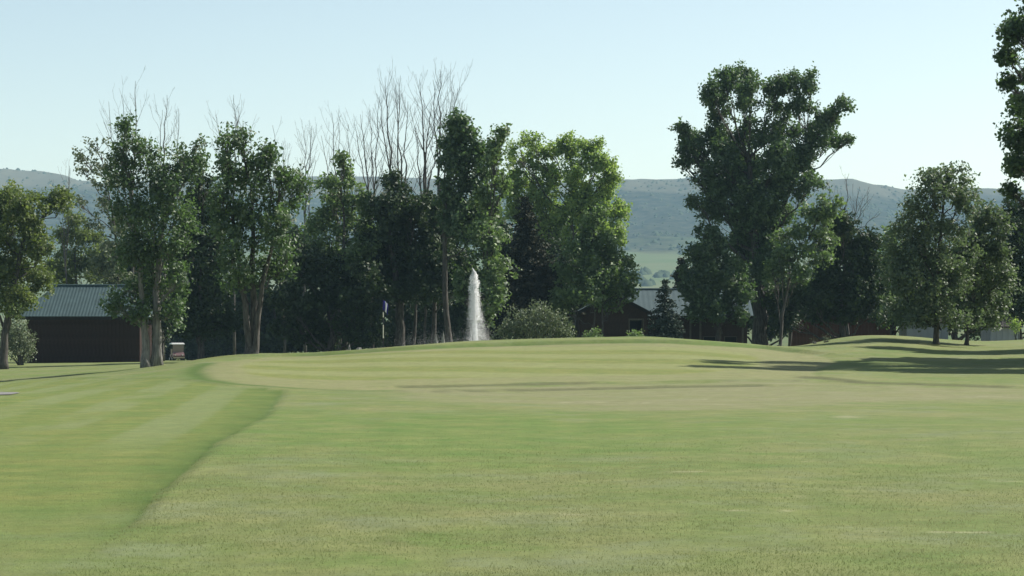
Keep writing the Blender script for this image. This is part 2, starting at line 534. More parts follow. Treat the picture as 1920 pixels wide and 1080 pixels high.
def build_ground():
    Ys = [-60.0, -30, -10, 0, 5, 9, 11.5]
    y = 12.2
    while y < 56:
        Ys.append(y); y += max(0.055, y * y / 6160 * 2.2)
    while y < 122:
        Ys.append(y); y += 0.36
    while y < 330:
        Ys.append(y); y += 1.0 + (y - 122) * 0.02
    Ys = np.array(Ys)
    s_in = np.linspace(-0.27, 0.27, 290)
    s_out = 0.27 + np.cumsum(np.linspace(0.006, 0.05, 14))
    S = np.r_[-s_out[::-1], s_in, s_out]
    C = 25.0
    Xg = S[None, :] * (np.maximum(Ys, -20)[:, None] + 0.0)
    Xg = np.where(Ys[:, None] < 12, S[None, :] * (12.2 + (12 - Ys[:, None]) * 0.6), Xg)
    Xg = Xg + np.clip((np.abs(S) - 0.27) / 0.39, 0, 1)[None, :] * 45.0 * np.sign(S)[None, :]
    Yg = np.repeat(Ys[:, None], len(S), 1)
    Zg = ground_detail(Xg, Yg)
    M = turf_masks(Xg, Yg)
    nr, nc = Xg.shape
    idx = np.arange(nr * nc).reshape(nr, nc)
    F = np.stack([idx[:-1, :-1], idx[:-1, 1:], idx[1:, 1:], idx[1:, :-1]], -1).reshape(-1, 4)
    V = np.stack([Xg, Yg, Zg], -1).reshape(-1, 3)
    o = np_mesh("ground", V, F, TURF, attrs={k: v.ravel() for k, v in M.items()}, smooth=True)
    tag(o, kind="structure")
    return o


# ------------------------------------------------------------------ far hills
TOPS = np.array([(-2600, 350), (-900, 352), (-300, 338), (0, 331), (60, 333), (120, 337), (150, 346), (210, 352), (330, 352), (420, 346), (520, 338), (590, 335), (700, 335), (745, 336),
                 (900, 344), (1150, 345), (1200, 341.5), (1300, 340), (1420, 342), (1540, 345), (1600, 347), (1640, 356), (1700, 361), (1850, 365), (1920, 368), (2100, 372), (2500, 350), (4600, 350)], float)


def hill_z(S, Y):
    u = S * FPX + 960
    top = (HOR - np.interp(u, TOPS[:, 0], TOPS[:, 1])) / FPX * 3200 + EYE
    X = S * Y
    base = np.interp(Y, [280, 400, 900, 1500, 1950, 2150], [-2.2, -4.0, 3.0, 31.0, 70.0, 90.0])
    t = sstep(2050, 3150, Y + (fbm(X / 260.0, Y / 900.0, 3, 12) - 0.5) * 500)
    t = 0.72 * t + 0.28 * np.clip((Y - 2050) / 1100, 0, 1)
    # gullies that run down the slope
    gul = (fbm(X / 90.0, Y / 420.0, 4, 44) - 0.5) * 34 * np.clip((Y - 2050) / 500, 0, 1) * np.clip((3150 - Y) / 260, 0, 1)
    z = base + (top - base) * np.minimum(t, 1) + gul
    cap = np.where(Y > 3150, top + (fbm(X / 60, Y / 60, 2, 2) - 0.5) * 1.0, z)
    z = np.where(Y > 3150, cap, np.minimum(z, top - (3150 - Y) * 0.03))
    return z + (fbm(X / 400, Y / 400, 2, 61) - 0.5) * 5 * (Y < 3150) * np.clip((Y - 400) / 600, 0, 1)


def build_hills():
    m, nt = newmat("hillside")
    geo = N(nt, "ShaderNodeNewGeometry"); pos = geo.outputs["Position"]
    sx = N(nt, "ShaderNodeSeparateXYZ"); nt.links.new(pos, sx.inputs[0])
    n1 = noise_n(nt, pos, 0.012, 5.0, 0.65); n2 = noise_n(nt, pos, 0.06, 4.0, 0.7)
    grass = mixc(nt, ramp_n(nt, n1, [(0.35, 0.0), (0.65, 1.0)]), (0.085, 0.120, 0.055), (0.13, 0.14, 0.075))
    scrub = mixc(nt, ramp_n(nt, n2, [(0.40, 0.0), (0.66, 1.0)]), (0.014, 0.022, 0.018), (0.064, 0.068, 0.046))
    up = nt.nodes.new("ShaderNodeMapRange"); up.inputs[1].default_value = 78; up.inputs[2].default_value = 100
    nzz = math_n(nt, 'ADD', sx.outputs[2], math_n(nt, 'MULTIPLY', n1, 60.0))
    nt.links.new(math_n(nt, 'SUBTRACT', nzz, 26.0), up.inputs[0])
    c = mixc(nt, up.outputs[0], grass, scrub)
    rim = nt.nodes.new("ShaderNodeMapRange"); rim.inputs[1].default_value = 205; rim.inputs[2].default_value = 225
    nt.links.new(nzz, rim.inputs[0])
    c = mixc(nt, math_n(nt, 'MULTIPLY', rim.outputs[0], 0.75), c, (0.11, 0.105, 0.075))
    p = N(nt, "ShaderNodeBsdfPrincipled"); p.inputs["Roughness"].default_value = 1.0; p.inputs["Specular IOR Level"].default_value = 0.0
    nt.links.new(c, p.inputs["Base Color"])
    out = N(nt, "ShaderNodeOutputMaterial"); nt.links.new(p.outputs[0], out.inputs[0])
    Ys = np.r_[np.linspace(285, 1400, 40), np.linspace(1420, 3300, 190), np.linspace(3330, 4600, 20)]
    S = np.r_[np.linspace(-1.0, -0.3, 40), np.linspace(-0.295, 0.295, 380), np.linspace(0.3, 1.0, 40)]
    Sg, Yg = np.meshgrid(S, Ys)
    Z = hill_z(Sg, Yg)
    nr, nc = Z.shape; idx = np.arange(nr * nc).reshape(nr, nc)
    F = np.stack([idx[:-1, :-1], idx[:-1, 1:], idx[1:, 1:], idx[1:, :-1]], -1).reshape(-1, 4)
    V = np.stack([Sg * Yg, Yg, Z], -1).reshape(-1, 3)
    o = np_mesh("hills", V, F, m, smooth=True)
    tag(o, kind="structure")
    # far juniper and scrub that reads as one dotted cover
    r = np.random.default_rng(5)
    vs = []; fs = []; n = 0; tint = []
    k = 0
    base = np.array([(1, 0, 0), (.3, .95, 0), (-.8, .6, 0), (-.8, -.6, 0), (.3, -.95, 0), (.6, .2, .75), (-.3, .5, .8), (-.2, -.6, .7), (0, 0, 1.15)])
    fb = [(0, 1, 5), (1, 6, 5), (1, 2, 6), (2, 3, 7), (2, 7, 6), (3, 4, 7), (4, 0, 5), (4, 5, 7), (5, 6, 8), (6, 7, 8), (7, 5, 8)]
    spots = []
    for u, v0 in ((1240, 505), (1248, 508), (1232, 507), (1212, 528), (1265, 512), (1205, 505), (1185, 520), (1192, 512), (1180, 505), (1200, 518), (1280, 470), (1290, 465), (1272, 462)):
        for _ in range(6):
            Y = np.interp(v0, [460, 505, 540], [2080, 1720, 1500]) + r.normal(0, 15)
            spots.append(((u + r.normal(0, 3)), Y, r.uniform(2.5, 5)))
    for _ in range(420):
        spots.append((r.uniform(-200, 2100), r.normal(2085, 28), r.uniform(2.0, 4.0)))
    while len(spots) < 3600:
        u = r.uniform(-200, 2100); Y = r.uniform(1950, 2980) if r.random() < 0.85 else r.uniform(1250, 1950)
        d = fbm(np.array([u * Y / FPX / 160]), np.array([Y / 160]), 3, 21)[0]
        if d > (0.47 if Y > 1950 else 0.66): spots.append((u, Y, r.uniform(1.4, 3.2)))
    for u, Y, sz in spots:
        s = (u - 960) / FPX
        z = float(hill_z(np.array([s]), np.array([Y]))[0])
        b = base * (sz * r.uniform(0.9, 1.6), sz, sz * r.uniform(0.9, 1.3)) * (1 + r.normal(0, 0.12, (9, 1)))
        b[:, 2] -= 1.0
        vs.append(b + (s * Y, Y, z)); fs.append(np.array(fb) + n); n += 9; tint.append(np.full(9, r.random()))
    mt = leaf_mat("far_scrub_leaf", (0.03, 0.045, 0.028), (0.05, 0.065, 0.035), 0.05, 0.0)
    o2 = np_mesh("hillside_scrub", np.concatenate(vs), np.concatenate(fs), mt, attrs={"tint": np.concatenate(tint)})
    tag(o2, "dark juniper scrub dotted over the far hazy hillside", "scrub", kind="stuff")


# ------------------------------------------------------------------ materials
BARK = bark_mat("grey_bark", (0.035, 0.032, 0.030), (0.12, 0.112, 0.10))
BARK_PALE = bark_mat("pale_bark", (0.10, 0.096, 0.09), (0.27, 0.26, 0.24))
BARK_DEAD = bark_mat("weathered_dead_bark", (0.05, 0.048, 0.046), (0.14, 0.132, 0.12))
LEAF = {
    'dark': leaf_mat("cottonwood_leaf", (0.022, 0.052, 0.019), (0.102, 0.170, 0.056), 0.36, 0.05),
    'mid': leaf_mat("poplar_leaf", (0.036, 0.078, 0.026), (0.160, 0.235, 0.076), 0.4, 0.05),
    'bright': leaf_mat("yellow_green_cottonwood_leaf", (0.110, 0.190, 0.038), (0.260, 0.350, 0.085), 0.5, 0.05),  # lighter, yellower leaf colour than the other cottonwoods
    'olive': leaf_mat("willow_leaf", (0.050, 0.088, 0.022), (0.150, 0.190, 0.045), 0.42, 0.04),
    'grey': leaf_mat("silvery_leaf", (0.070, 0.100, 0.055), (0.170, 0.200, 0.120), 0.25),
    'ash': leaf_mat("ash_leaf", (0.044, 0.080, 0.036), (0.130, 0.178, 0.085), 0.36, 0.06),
    'deep': leaf_mat("shade_toned_leaf", (0.013, 0.028, 0.010), (0.044, 0.074, 0.022), 0.22, 0.03),  # shade under the belt is put into this darker leaf colour
    'needle': leaf_mat("spruce_needle", (0.016, 0.026, 0.014), (0.058, 0.054, 0.030), 0.05, 0.02),
    'blue': leaf_mat("blue_spruce_needle", (0.026, 0.042, 0.032), (0.055, 0.078, 0.058), 0.05, 0.02),
}


# ------------------------------------------------------------------ foliage
def norm(a):
    return a / (np.linalg.norm(a, axis=-1, keepdims=True) + 1e-9)


def leaves(cent, outw, n_per, twig, spread, size, rng, droop=0.35, flat=0.0):
    """leaf quads along short twigs; returns vertices, faces, tint"""
    nc = len(cent)
    ax = norm(outw * 0.7 + np.array([0, 0, droop]) + rng.normal(0, 0.45, (nc, 3)))
    L = twig * rng.uniform(0.5, 1.3, nc)
    ctint = np.clip(rng.normal(0.45, 0.30, nc), 0, 1)
    t = rng.random((nc, n_per)) - 0.35
    sp = spread * (1.0 - 0.35 * np.abs(t))
    P = cent[:, None] + ax[:, None] * (t * L[:, None])[..., None] + rng.normal(0, 1, (nc, n_per, 3)) * sp[..., None] * np.array([1, 1, 1 - flat])
    P = P.reshape(-1, 3); n = len(P)
    nrm = norm(rng.normal(0, 1, (n, 3)) + np.array([0, 0, 0.55 + flat]) + np.repeat(outw, n_per, 0) * 0.35)
    a = norm(np.cross(nrm, norm(rng.normal(0, 1, (n, 3)))))
    b = np.cross(nrm, a)
    s = size * rng.uniform(0.6, 1.35, n)[:, None]
    fold = nrm * s * 0.14
    V = np.stack([P - a * s * 0.62, P + b * s * 0.42 + fold, P + a * s * 0.62, P - b * s * 0.42 + fold], 1).reshape(-1, 3)
    F = np.arange(n * 4).reshape(n, 4)
    tint = np.clip(np.repeat(ctint, n_per) + rng.normal(0, 0.09, n), 0, 1)
    return V, F, np.repeat(tint, 4)


def curve(p0, p1, bend, n=6, wob=0.0, rng=RNG):
    p0 = np.asarray(p0, float); p1 = np.asarray(p1, float)
    mid = (p0 + p1) / 2 + bend
    t = np.linspace(0, 1, n)[:, None]
    P = (1 - t) ** 2 * p0 + 2 * t * (1 - t) * mid + t * t * p1
    if wob: P[1:-1] += rng.normal(0, wob, (n - 2, 3))
    return P


GZ = {}
def base_z(u, Y):
    return float(ground((u - 960) / FPX * Y, Y))


def tree(name, label, cat, u, Y, lobes, mat='mid', trunks=None, r0=0.3, fork=None, leaf=0.20, dens=1.0, group=None, seed=0, bark=BARK,
         n_per=10, voids=0.25, twig=0.5, spread=0.16, lscale=1.13, sub=15, droop=0.35, depth=1.0, ydep=0.24, subr=(0.45, 0.88)):
    rng = np.random.default_rng(1000 + seed)
    k = FPX / Y
    bz = base_z(u, Y)
    base = np.array([(u - 960) / k, Y, bz])
    root = empty(name, base)
    tag(root, label, cat, group)
    Ls = []
    zs = []
    Wc = (max(l[0] + l[2] for l in lobes) - min(l[0] - l[2] for l in lobes)) / k / 2
    for l in lobes:
        lu, lv, ru, rv = l[:4]
        dy = l[4] if len(l) > 4 else 0.0
        dd = l[5] if len(l) > 5 else 1.0
        c = px(lu, lv, Y) + (0, dy + float(np.clip(rng.normal(0, ydep * Wc), -0.55 * Wc, 0.55 * Wc)), 0)
        Ls.append((c, lscale * np.array([ru / k, max(ru, min(rv, ru * 1.3)) / k * depth, rv / k]), dd))
    # trunk(s)
    if trunks is None:
        cz = np.mean([c for c, r, d in Ls], axis=0)
        top = cz * np.array([0.6, 0, 1.0]) + base * np.array([0.4, 1, 0])
        trunks = [([base, base * 0.6 + top * 0.4 + (rng.normal(0, 0.15), 0, 0), top], r0)]
    else:
        tt = []
        for i_, (pts, r) in enumerate(trunks):
            tt.append(([px(a, b, Y) + (0, (i_ % 2) * 0.3, 0) for a, b in pts], r))
        trunks = tt
    tpts_all = []
    for pts, r in trunks:
        pts = np.array(pts, float)
        pts[0, 2] = bz - 0.15
        # densify
        seg = np.linspace(0, len(pts) - 1, 12)
        P = np.stack([np.interp(seg, np.arange(len(pts)), pts[:, i]) for i in range(3)], 1)
        P[1:-1] += rng.normal(0, r * 0.12, (10, 3)) * (1, 1, 0.2)
        h = np.linspace(0, 1, 12)
        R = r * (1.0 - 0.72 * h) + r * 0.55 * np.exp(-h * 22)
        nn = 10
        Rm = R[:, None] * (1 + rng.normal(0, 0.07, (12, nn)))
        mb = MB(); mb.tube(P - base, Rm, nn)
        mb.build("trunk", bark, root, smooth=True)
        tpts_all.append((P, R))
    # limbs and foliage
    Vs, Fs, Ts = [], [], []; nv = 0
    for c, rad, dd in Ls:
        # choose trunk
        bi = min(range(len(tpts_all)), key=lambda i: abs(np.interp(c[2], tpts_all[i][0][:, 2], tpts_all[i][0][:, 0]) - c[0]))
        P, R = tpts_all[bi]
        dh = np.hypot(c[0] - P[-1, 0], c[1] - P[-1, 1])
        zs_ = np.clip(c[2] - max(1.0, 1.1 * dh) - rad[2] * 0.3, P[3, 2], P[-1, 2])
        st = np.array([np.interp(zs_, P[:, 2], P[:, i]) for i in range(3)])
        rs = float(np.interp(zs_, P[:, 2], R)) * 0.55
        mb = MB()
        main = curve(st, c, np.array([0, 0, -0.15 * np.linalg.norm(c - st)]), 7, 0.12, rng)
        mb.tube(main - base, np.linspace(max(rs * 0.85, 0.04), 0.022, 7), 6, cap=False)
        ns = sub
        dirs = norm(rng.normal(0, 1, (ns, 3)) + (0, 0, 0.25))
        subs = c + dirs * rad * rng.uniform(subr[0], subr[1], (ns, 1))
        for q in subs:
            a = main[rng.integers(3, 7)]
            mb.tube(curve(a, q, (0, 0, -0.1), 4, 0.06, rng) - base, np.linspace(0.022, 0.008, 4), 4, cap=False)
        mb.build("limb", bark, root, smooth=True)
        srad = rad * 0.46
        nclump = int(dd ** 1.5 * dens * (18 + 88.0 * rad[0] * rad[2]))
        pick = rng.integers(0, ns + 3, nclump)
        cc = np.where((pick < ns)[:, None], subs[np.minimum(pick, ns - 1)], c)
        rr = np.where((pick < ns)[:, None], srad, rad * 0.72)
        rr = rr * rng.uniform(0.75, 1.2, (nclump, 1))
        d = norm(rng.normal(0, 1, (nclump, 3)))
        t = rng.random((nclump, 1)) ** 0.42
        cl = cc + d * t * rr
        if voids > 0:
            nvd = max(2, int(5 * voids * 4))
            vd = c + norm(rng.normal(0, 1, (nvd, 3))) * rad * rng.uniform(0.5, 1.0, (nvd, 1))
            vr = rad.mean() * rng.uniform(0.18, 0.42, nvd)
            keep = np.ones(len(cl), bool)
            for q, r_ in zip(vd, vr):
                keep &= np.linalg.norm((cl - q) * (1, 0.4, 1), axis=1) > r_
            cl = cl[keep]
        if not len(cl): continue
        o_ = norm((cl - c) / rad)
        V, F, T = leaves(cl - base, o_, n_per, twig, spread, leaf, rng, droop)
        Vs.append(V); Fs.append(F + nv); Ts.append(T); nv += len(V)
    np_mesh("crown", np.concatenate(Vs), np.concatenate(Fs), LEAF[mat], root, {"tint": np.concatenate(Ts)})
    return root


def conifer(name, label, u, Y, vtop, vbot, halfw, mat='needle', seed=0, dens=1.0, leaf=0.16, group=None, tiers=None, cat="spruce"):
    rng = np.random.default_rng(2000 + seed)
    k = FPX / Y
    bz = base_z(u, Y); base = np.array([(u - 960) / k, Y, bz])
    root = empty(name, base); tag(root, label, cat, group)
    ztop = EYE - (vtop - HOR) / k - bz; zbot = max(0.15, EYE - (vbot - HOR) / k - bz)
    W = halfw / k
    mb = MB(); h = np.linspace(0, 1, 8)
    mb.tube(np.stack([h * 0 + rng.normal(0, .02, 8), h * 0, h * ztop - 0.1 * (h == 0)], 1), 0.02 + 0.022 * ztop * (1 - h), 8)
    mb.build("trunk", BARK, root, smooth=True)
    nt_ = tiers or int(ztop * 2.6)
    cl = []; ow = []
    lim = MB()
    for i in range(nt_):
        f = i / (nt_ - 1)
        z = zbot + (ztop - zbot) * f ** 0.95
        w = W * (1 - f) ** 0.8 * rng.uniform(0.8, 1.12) + 0.08
        nb = int(5 + 8 * (1 - f))
        for j in range(nb):
            an = rng.uniform(0, 2 * pi); d = np.array([cos(an), sin(an), 0.0])
            L = w * rng.uniform(0.75, 1.1)
            tip = np.array([0, 0, z - 0.12 * L + 0.1 * f]) + d * L
            st = np.array([0, 0, z + 0.12 * L])
            pts = np.stack([st, (st + tip) / 2 - (0, 0, 0.06 * L), tip + (0, 0, 0.06 * L)])
            lim.tube(pts, [0.03, 0.02, 0.008], 3, cap=False)
            m = max(3, int(L * 7 * dens))
            t = rng.random(m) ** 0.7
            p = st + (tip - st) * t[:, None] + np.c_[rng.normal(0, 0.16 * L + .02, m), rng.normal(0, 0.16 * L + .02, m), rng.normal(0, 0.05, m)]
            cl.append(p); ow.append(np.repeat(d[None], m, 0))
    o_b = lim.build("branches", BARK, root); o_b["kind"] = "stuff"
    cl = np.concatenate(cl); ow = np.concatenate(ow)
    V, F, T = leaves(cl, ow, 9, 0.35, 0.09, leaf, rng, -0.15, flat=0.5)
    np_mesh("crown", V, F, LEAF[mat], root, {"tint": T})
    return root


def dead_tree(label, u, Y, stems, seed=0, group="bare dead treetops above the leafy belt", r0=0.16, spread=0.3, density=1.0):
    """stems: list of (u_bottom, v_bottom, u_top, v_top)"""
    rng = np.random.default_rng(3000 + seed)
    k = FPX / Y
    bz = base_z(u, Y); base = np.array([(u - 960) / k, Y, bz])
    root = empty("dead_tree", base); tag(root, label, "dead tree", group)
    ub, vb = stems[0][0], stems[0][1]
    crotch = px(ub, vb, Y)
    mb = MB()
    P = curve(base, crotch, (rng.normal(0, .2), 0, 0), 8, 0.06, rng)
    mb.tube(P - base - np.array([[0, 0, 0.2]] + [[0, 0, 0]] * 7), np.linspace(r0 * 1.5, r0, 8), 8)
    mb.build("trunk", BARK_DEAD, root, smooth=True)
    def grow(mb, pts, rad, level):
        L = np.linalg.norm(pts[-1] - pts[0])
        mb.tube(pts - base, rad, 6 if level == 0 else 4, cap=False)
        if level >= 2 or L < 0.3: return
        nb = int((2 + L * 1.0) * density) if level == 0 else int((1 + L * 1.0) * density)
        for i in range(nb):
            t = rng.uniform(0.22 if level == 0 else 0.15, 0.95)
            idx = t * (len(pts) - 1); a = int(idx)
            p = pts[a] + (pts[min(a + 1, len(pts) - 1)] - pts[a]) * (idx - a)
            dr = norm(pts[min(a + 1, len(pts) - 1)] - pts[max(a - 1, 0)])
            side = norm(np.cross(dr, rng.normal(0, 1, 3)))
            side = norm(side * (1, 0.7, 0.35))
            d2 = norm(dr * 0.8 + side * rng.uniform(0.35, 0.75) + (0, 0, 0.35))
            l2 = L * rng.uniform(0.16, 0.42) * (1.15 - 0.6 * t)
            end = p + d2 * l2 + np.array([0, 0, 0.12 * l2])
            r2 = float(np.interp(idx, np.arange(len(rad)), rad)) * 0.45
            q = curve(p, end, side * 0.1 * l2, 5, 0.02 * l2 + 0.01, rng)
            grow(mb, q, np.linspace(r2, max(0.006, r2 * 0.22), 5), level + 1)
    for i, (a, b, c, d) in enumerate(stems):
        p0 = crotch if i == 0 else px(a, b, Y) + (0, rng.normal(0, .3), 0)
        if i > 0:
            # start from the trunk
            st = P[5] if i % 2 else P[6]
            pts = np.vstack([curve(st, p0, (0, 0, -0.2), 5, 0.02, rng)[:-1], curve(p0, px(c, d, Y) + (0, rng.normal(0, .5), 0), (rng.normal(0, .12), 0, 0), 8, 0.07, rng)])
        else:
            pts = curve(p0, px(c, d, Y), (rng.normal(0, .12), 0, 0), 9, 0.07, rng)
        mb = MB()
        grow(mb, pts, np.linspace(r0 * 0.62, 0.012, len(pts)), 0)
        mb.build("limb", BARK_DEAD, root, smooth=True)
    return root


def bush(name, label, u, Y, lobes, mat='grey', seed=0, dens=1.4, leaf=0.11, cat="shrub"):
    rng = np.random.default_rng(4000 + seed)
    k = FPX / Y
    bz = base_z(u, Y); base = np.array([(u - 960) / k, Y, bz])
    root = empty(name, base); tag(root, label, cat)
    Vs, Fs, Ts = [], [], []; nv = 0
    st = MB()
    for l in lobes:
        c = px(l[0], l[1], Y) + (0, rng.normal(0, .3), 0); rad = np.array([l[2], l[2], l[3]]) / k
        if c[2] - rad[2] < bz:
            pass
        for _ in range(4):
            q = c + norm(rng.normal(0, 1, 3)) * rad * 0.6
            st.tube(curve(np.zeros(3) + rng.normal(0, .08, 3) * (1, 1, 0), q - base, (0, 0, 0.1), 5, 0.04, rng), np.linspace(0.04, 0.012, 5), 5, cap=False)
        n = int(dens * (12 + 42 * rad[0] * rad[2]))
        d = norm(rng.normal(0, 1, (n, 3))); cl = c + d * rad * rng.random((n, 1)) ** 0.4 * rng.uniform(0.75, 1.12, (n, 1))
        cl = cl[cl[:, 2] > bz + 0.05]
        V, F, T = leaves(cl - base, norm((cl - c) / rad), 15, 0.4, 0.12, leaf, rng)
        Vs.append(V); Fs.append(F + nv); Ts.append(T); nv += len(V)
    st.build("stems", BARK, root)
    np_mesh("crown", np.concatenate(Vs), np.concatenate(Fs), LEAF[mat], root, {"tint": np.concatenate(Ts)})
    return root


# ================================================================== build
build_ground()
build_hills()

# pond behind the green, its water level below the mound
WATER, wnt = newmat("pond_water")
_p = N(wnt, "ShaderNodeBsdfPrincipled"); _p.inputs["Base Color"].default_value = (0.02, 0.03, 0.028, 1); _p.inputs["Roughness"].default_value = 0.12
_tc = N(wnt, "ShaderNodeNewGeometry"); _nz = noise_n(wnt, _tc.outputs["Position"], 3.0, 3.0, 0.6)
_b = N(wnt, "ShaderNodeBump"); _b.inputs["Strength"].default_value = 0.3; _b.inputs["Distance"].default_value = 0.05
wnt.links.new(_nz, _b.inputs["Height"]); wnt.links.new(_b.outputs[0], _p.inputs["Normal"])
_o = N(wnt, "ShaderNodeOutputMaterial"); wnt.links.new(_p.outputs[0], _o.inputs[0])
POND_Z = -0.42
ang = np.linspace(0, 2 * pi, 49)[:-1]
pc = np.array([-3.2, 126.0])
pv = np.stack([pc[0] + 8.5 * np.cos(ang) * (1 + 0.08 * np.sin(3 * ang)), pc[1] + 6.2 * np.sin(ang) * (1 + 0.08 * np.cos(2 * ang)), np.full(48, POND_Z)], 1)
mb = MB(); mb.add(pv, [tuple(range(48))])
tag(mb.build("pond", WATER), kind="structure")

# ---------------------------------------------------------------- trees in front
tree("shade_cottonwood", "middle one of the cottonwoods beyond the right edge shading the lawn", "tree", 2330, 92,
     [(2190, 260, 90, 90), (2230, 140, 90, 90), (2330, 120, 90, 90), (2400, 240, 90, 90), (2210, 380, 90, 80), (2330, 380, 100, 80), (2250, 480, 80, 60), (2400, 440, 90, 70)],
     'dark', r0=0.4, seed=72, dens=1.15, leaf=0.5, voids=0.0, spread=0.25, ydep=0.5, sub=5, n_per=7)
tree("cottonwood_tree", "tall broad cottonwood with thick single trunk and ragged crown high above the hills", "tree", 1426, 150,
     [(1395, 142, 16, 22), (1360, 155, 22, 22), (1328, 180, 18, 18, 0, .9), (1350, 200, 30, 26), (1400, 185, 28, 30), (1455, 165, 22, 22), (1490, 160, 22, 20), (1514, 158, 11, 22), (1500, 200, 26, 18), (1465, 205, 20, 14, 0, .8),
      (1278, 245, 14, 10), (1300, 255, 18, 14), (1285, 280, 16, 12), (1282, 305, 14, 9), (1318, 285, 22, 26), (1345, 245, 26, 26), (1395, 250, 30, 30), (1440, 255, 28, 26), (1480, 245, 24, 22, 0, .9),
      (1572, 200, 16, 11), (1556, 220, 18, 14), (1540, 240, 18, 16), (1590, 261, 13, 6), (1565, 262, 16, 9), (1525, 262, 20, 18), (1510, 290, 24, 18), (1528, 232, 6, 6),
      (1350, 300, 34, 32), (1400, 310, 36, 36, 0, 1.35), (1450, 305, 34, 32, 0, 1.35), (1490, 310, 24, 24), (1330, 345, 28, 28), (1380, 365, 36, 34, 0, 1.35), (1430, 370, 36, 36, 0, 1.35), (1475, 355, 30, 26), (1515, 345, 22, 12),
      (1300, 380, 14, 8), (1345, 395, 28, 24), (1390, 420, 32, 30, 0, 1.35), (1435, 425, 30, 34, 0, 1.35), (1475, 400, 24, 20), (1400, 465, 26, 26, 0, 1.35), (1440, 475, 24, 30, 0, 1.35), (1425, 510, 24, 20, 0, 1.35)],
     'dark', trunks=[([(1426, 660), (1424, 600), (1424, 540), (1415, 430), (1405, 300)], 0.60), ([(1426, 660), (1428, 560), (1440, 500), (1470, 380), (1520, 270)], 0.36)], dens=1.6, seed=1, voids=0.08, bark=BARK, lscale=1.2, subr=(0.35, 0.88), sub=13, ydep=0.2, leaf=0.18)

tree("ash_tree", "rounded ash tree with slim trunk standing in the long shadows on the right", "tree", 1755, 110,
     [(1775, 330, 26, 26, 0, .7), (1745, 360, 36, 28, 0, .8), (1805, 355, 28, 24, 0, .8), (1730, 400, 36, 36), (1785, 400, 44, 40), (1720, 450, 36, 38), (1775, 470, 50, 48), (1720, 520, 40, 40), (1780, 540, 50, 44), (1740, 575, 44, 30), (1690, 480, 22, 30, 1), (1700, 580, 30, 24, 1), (1680, 530, 24, 26), (1720, 595, 34, 18), (1790, 600, 36, 16)],
     'ash', trunks=[([(1755, 657), (1756, 600), (1760, 480), (1770, 360)], 0.17)], leaf=0.14, lscale=1.2, dens=1.6, seed=2, voids=0.2, spread=0.13, twig=0.5)
tree("ash_tree", "paler ash tree right beside the larger ash, catching sun on its right side", "tree", 1812, 114,
     [(1850, 405, 26, 22), (1835, 440, 34, 32), (1870, 450, 24, 28), (1845, 490, 38, 36), (1875, 520, 24, 32), (1840, 550, 40, 32), (1870, 575, 30, 26), (1815, 585, 36, 24), (1790, 500, 30, 34), (1850, 600, 34, 16)],
     'ash', trunks=[([(1812, 651), (1814, 600), (1835, 480)], 0.13)], leaf=0.14, lscale=1.2, dens=1.6, seed=3, voids=0.2, spread=0.13, twig=0.5)

tree("twin_trunk_cottonwood", "cottonwood with two grey trunks side by side at the lawn edge before the brown barn", "tree", 284, 106,
     [(236, 250, 20, 26), (262, 280, 24, 22, 0, .8), (222, 290, 22, 22), (245, 330, 36, 36), (300, 310, 30, 26, 0, .8), (345, 300, 28, 26), (372, 275, 10, 20), (365, 320, 20, 24, 0, .8), (290, 350, 36, 34), (335, 355, 34, 34),
      (240, 400, 34, 40), (285, 410, 36, 44), (330, 410, 36, 36), (245, 470, 32, 36), (285, 490, 34, 40), (325, 470, 34, 36), (335, 525, 22, 28), (300, 545, 26, 26), (240, 545, 36, 20), (225, 575, 34, 14), (265, 580, 30, 20), (322, 590, 22, 28)],
     'dark', trunks=[([(275, 690), (272, 640), (268, 600), (262, 480), (240, 330)], 0.24), ([(291, 690), (293, 600), (292, 540), (300, 440), (330, 330)], 0.25)], seed=4, dens=1.15, leaf=0.15, voids=0.2, bark=BARK_PALE, spread=0.15)

tree("multi_stem_cottonwood", "cottonwood with a clump of stout stems standing against the left end of the green", "tree", 472, 99,
     [(430, 265, 24, 22, 0, .8), (460, 270, 22, 22, 0, .8), (495, 285, 22, 22), (425, 310, 24, 28), (462, 320, 34, 34), (505, 325, 24, 26, 0, .8), (535, 335, 18, 20), (556, 345, 18, 26), (425, 370, 28, 34), (475, 385, 40, 36), (530, 385, 32, 28),
      (430, 430, 32, 36), (480, 445, 38, 36), (530, 440, 32, 36), (440, 490, 32, 32), (490, 505, 32, 30), (530, 490, 24, 26), (455, 530, 30, 24)],
     'dark', trunks=[([(468, 680), (467, 645), (458, 560), (435, 400)], 0.25), ([(472, 680), (473, 640), (474, 520), (470, 380)], 0.26), ([(477, 680), (480, 640), (486, 560), (520, 420)], 0.22)], seed=5, dens=1.15, leaf=0.15, voids=0.22, spread=0.15)

tree("willow_tree", "olive green willow with leaning dark trunk at the far left edge", "tree", 8, 127,
     [(20, 375, 34, 24), (60, 390, 30, 22), (95, 375, 26, 18), (112, 368, 14, 10), (-30, 370, 40, 26), (15, 430, 40, 34), (60, 450, 30, 36), (-30, 440, 40, 44), (80, 480, 22, 28), (25, 500, 44, 34), (60, 530, 24, 24), (-20, 520, 40, 36), (40, 570, 30, 20), (5, 560, 24, 20)],
     'olive', trunks=[([(6, 695), (8, 640), (20, 570), (40, 470), (60, 400)], 0.27)], lscale=1.28, seed=6, dens=1.5, leaf=0.16, voids=0.15, spread=0.15)

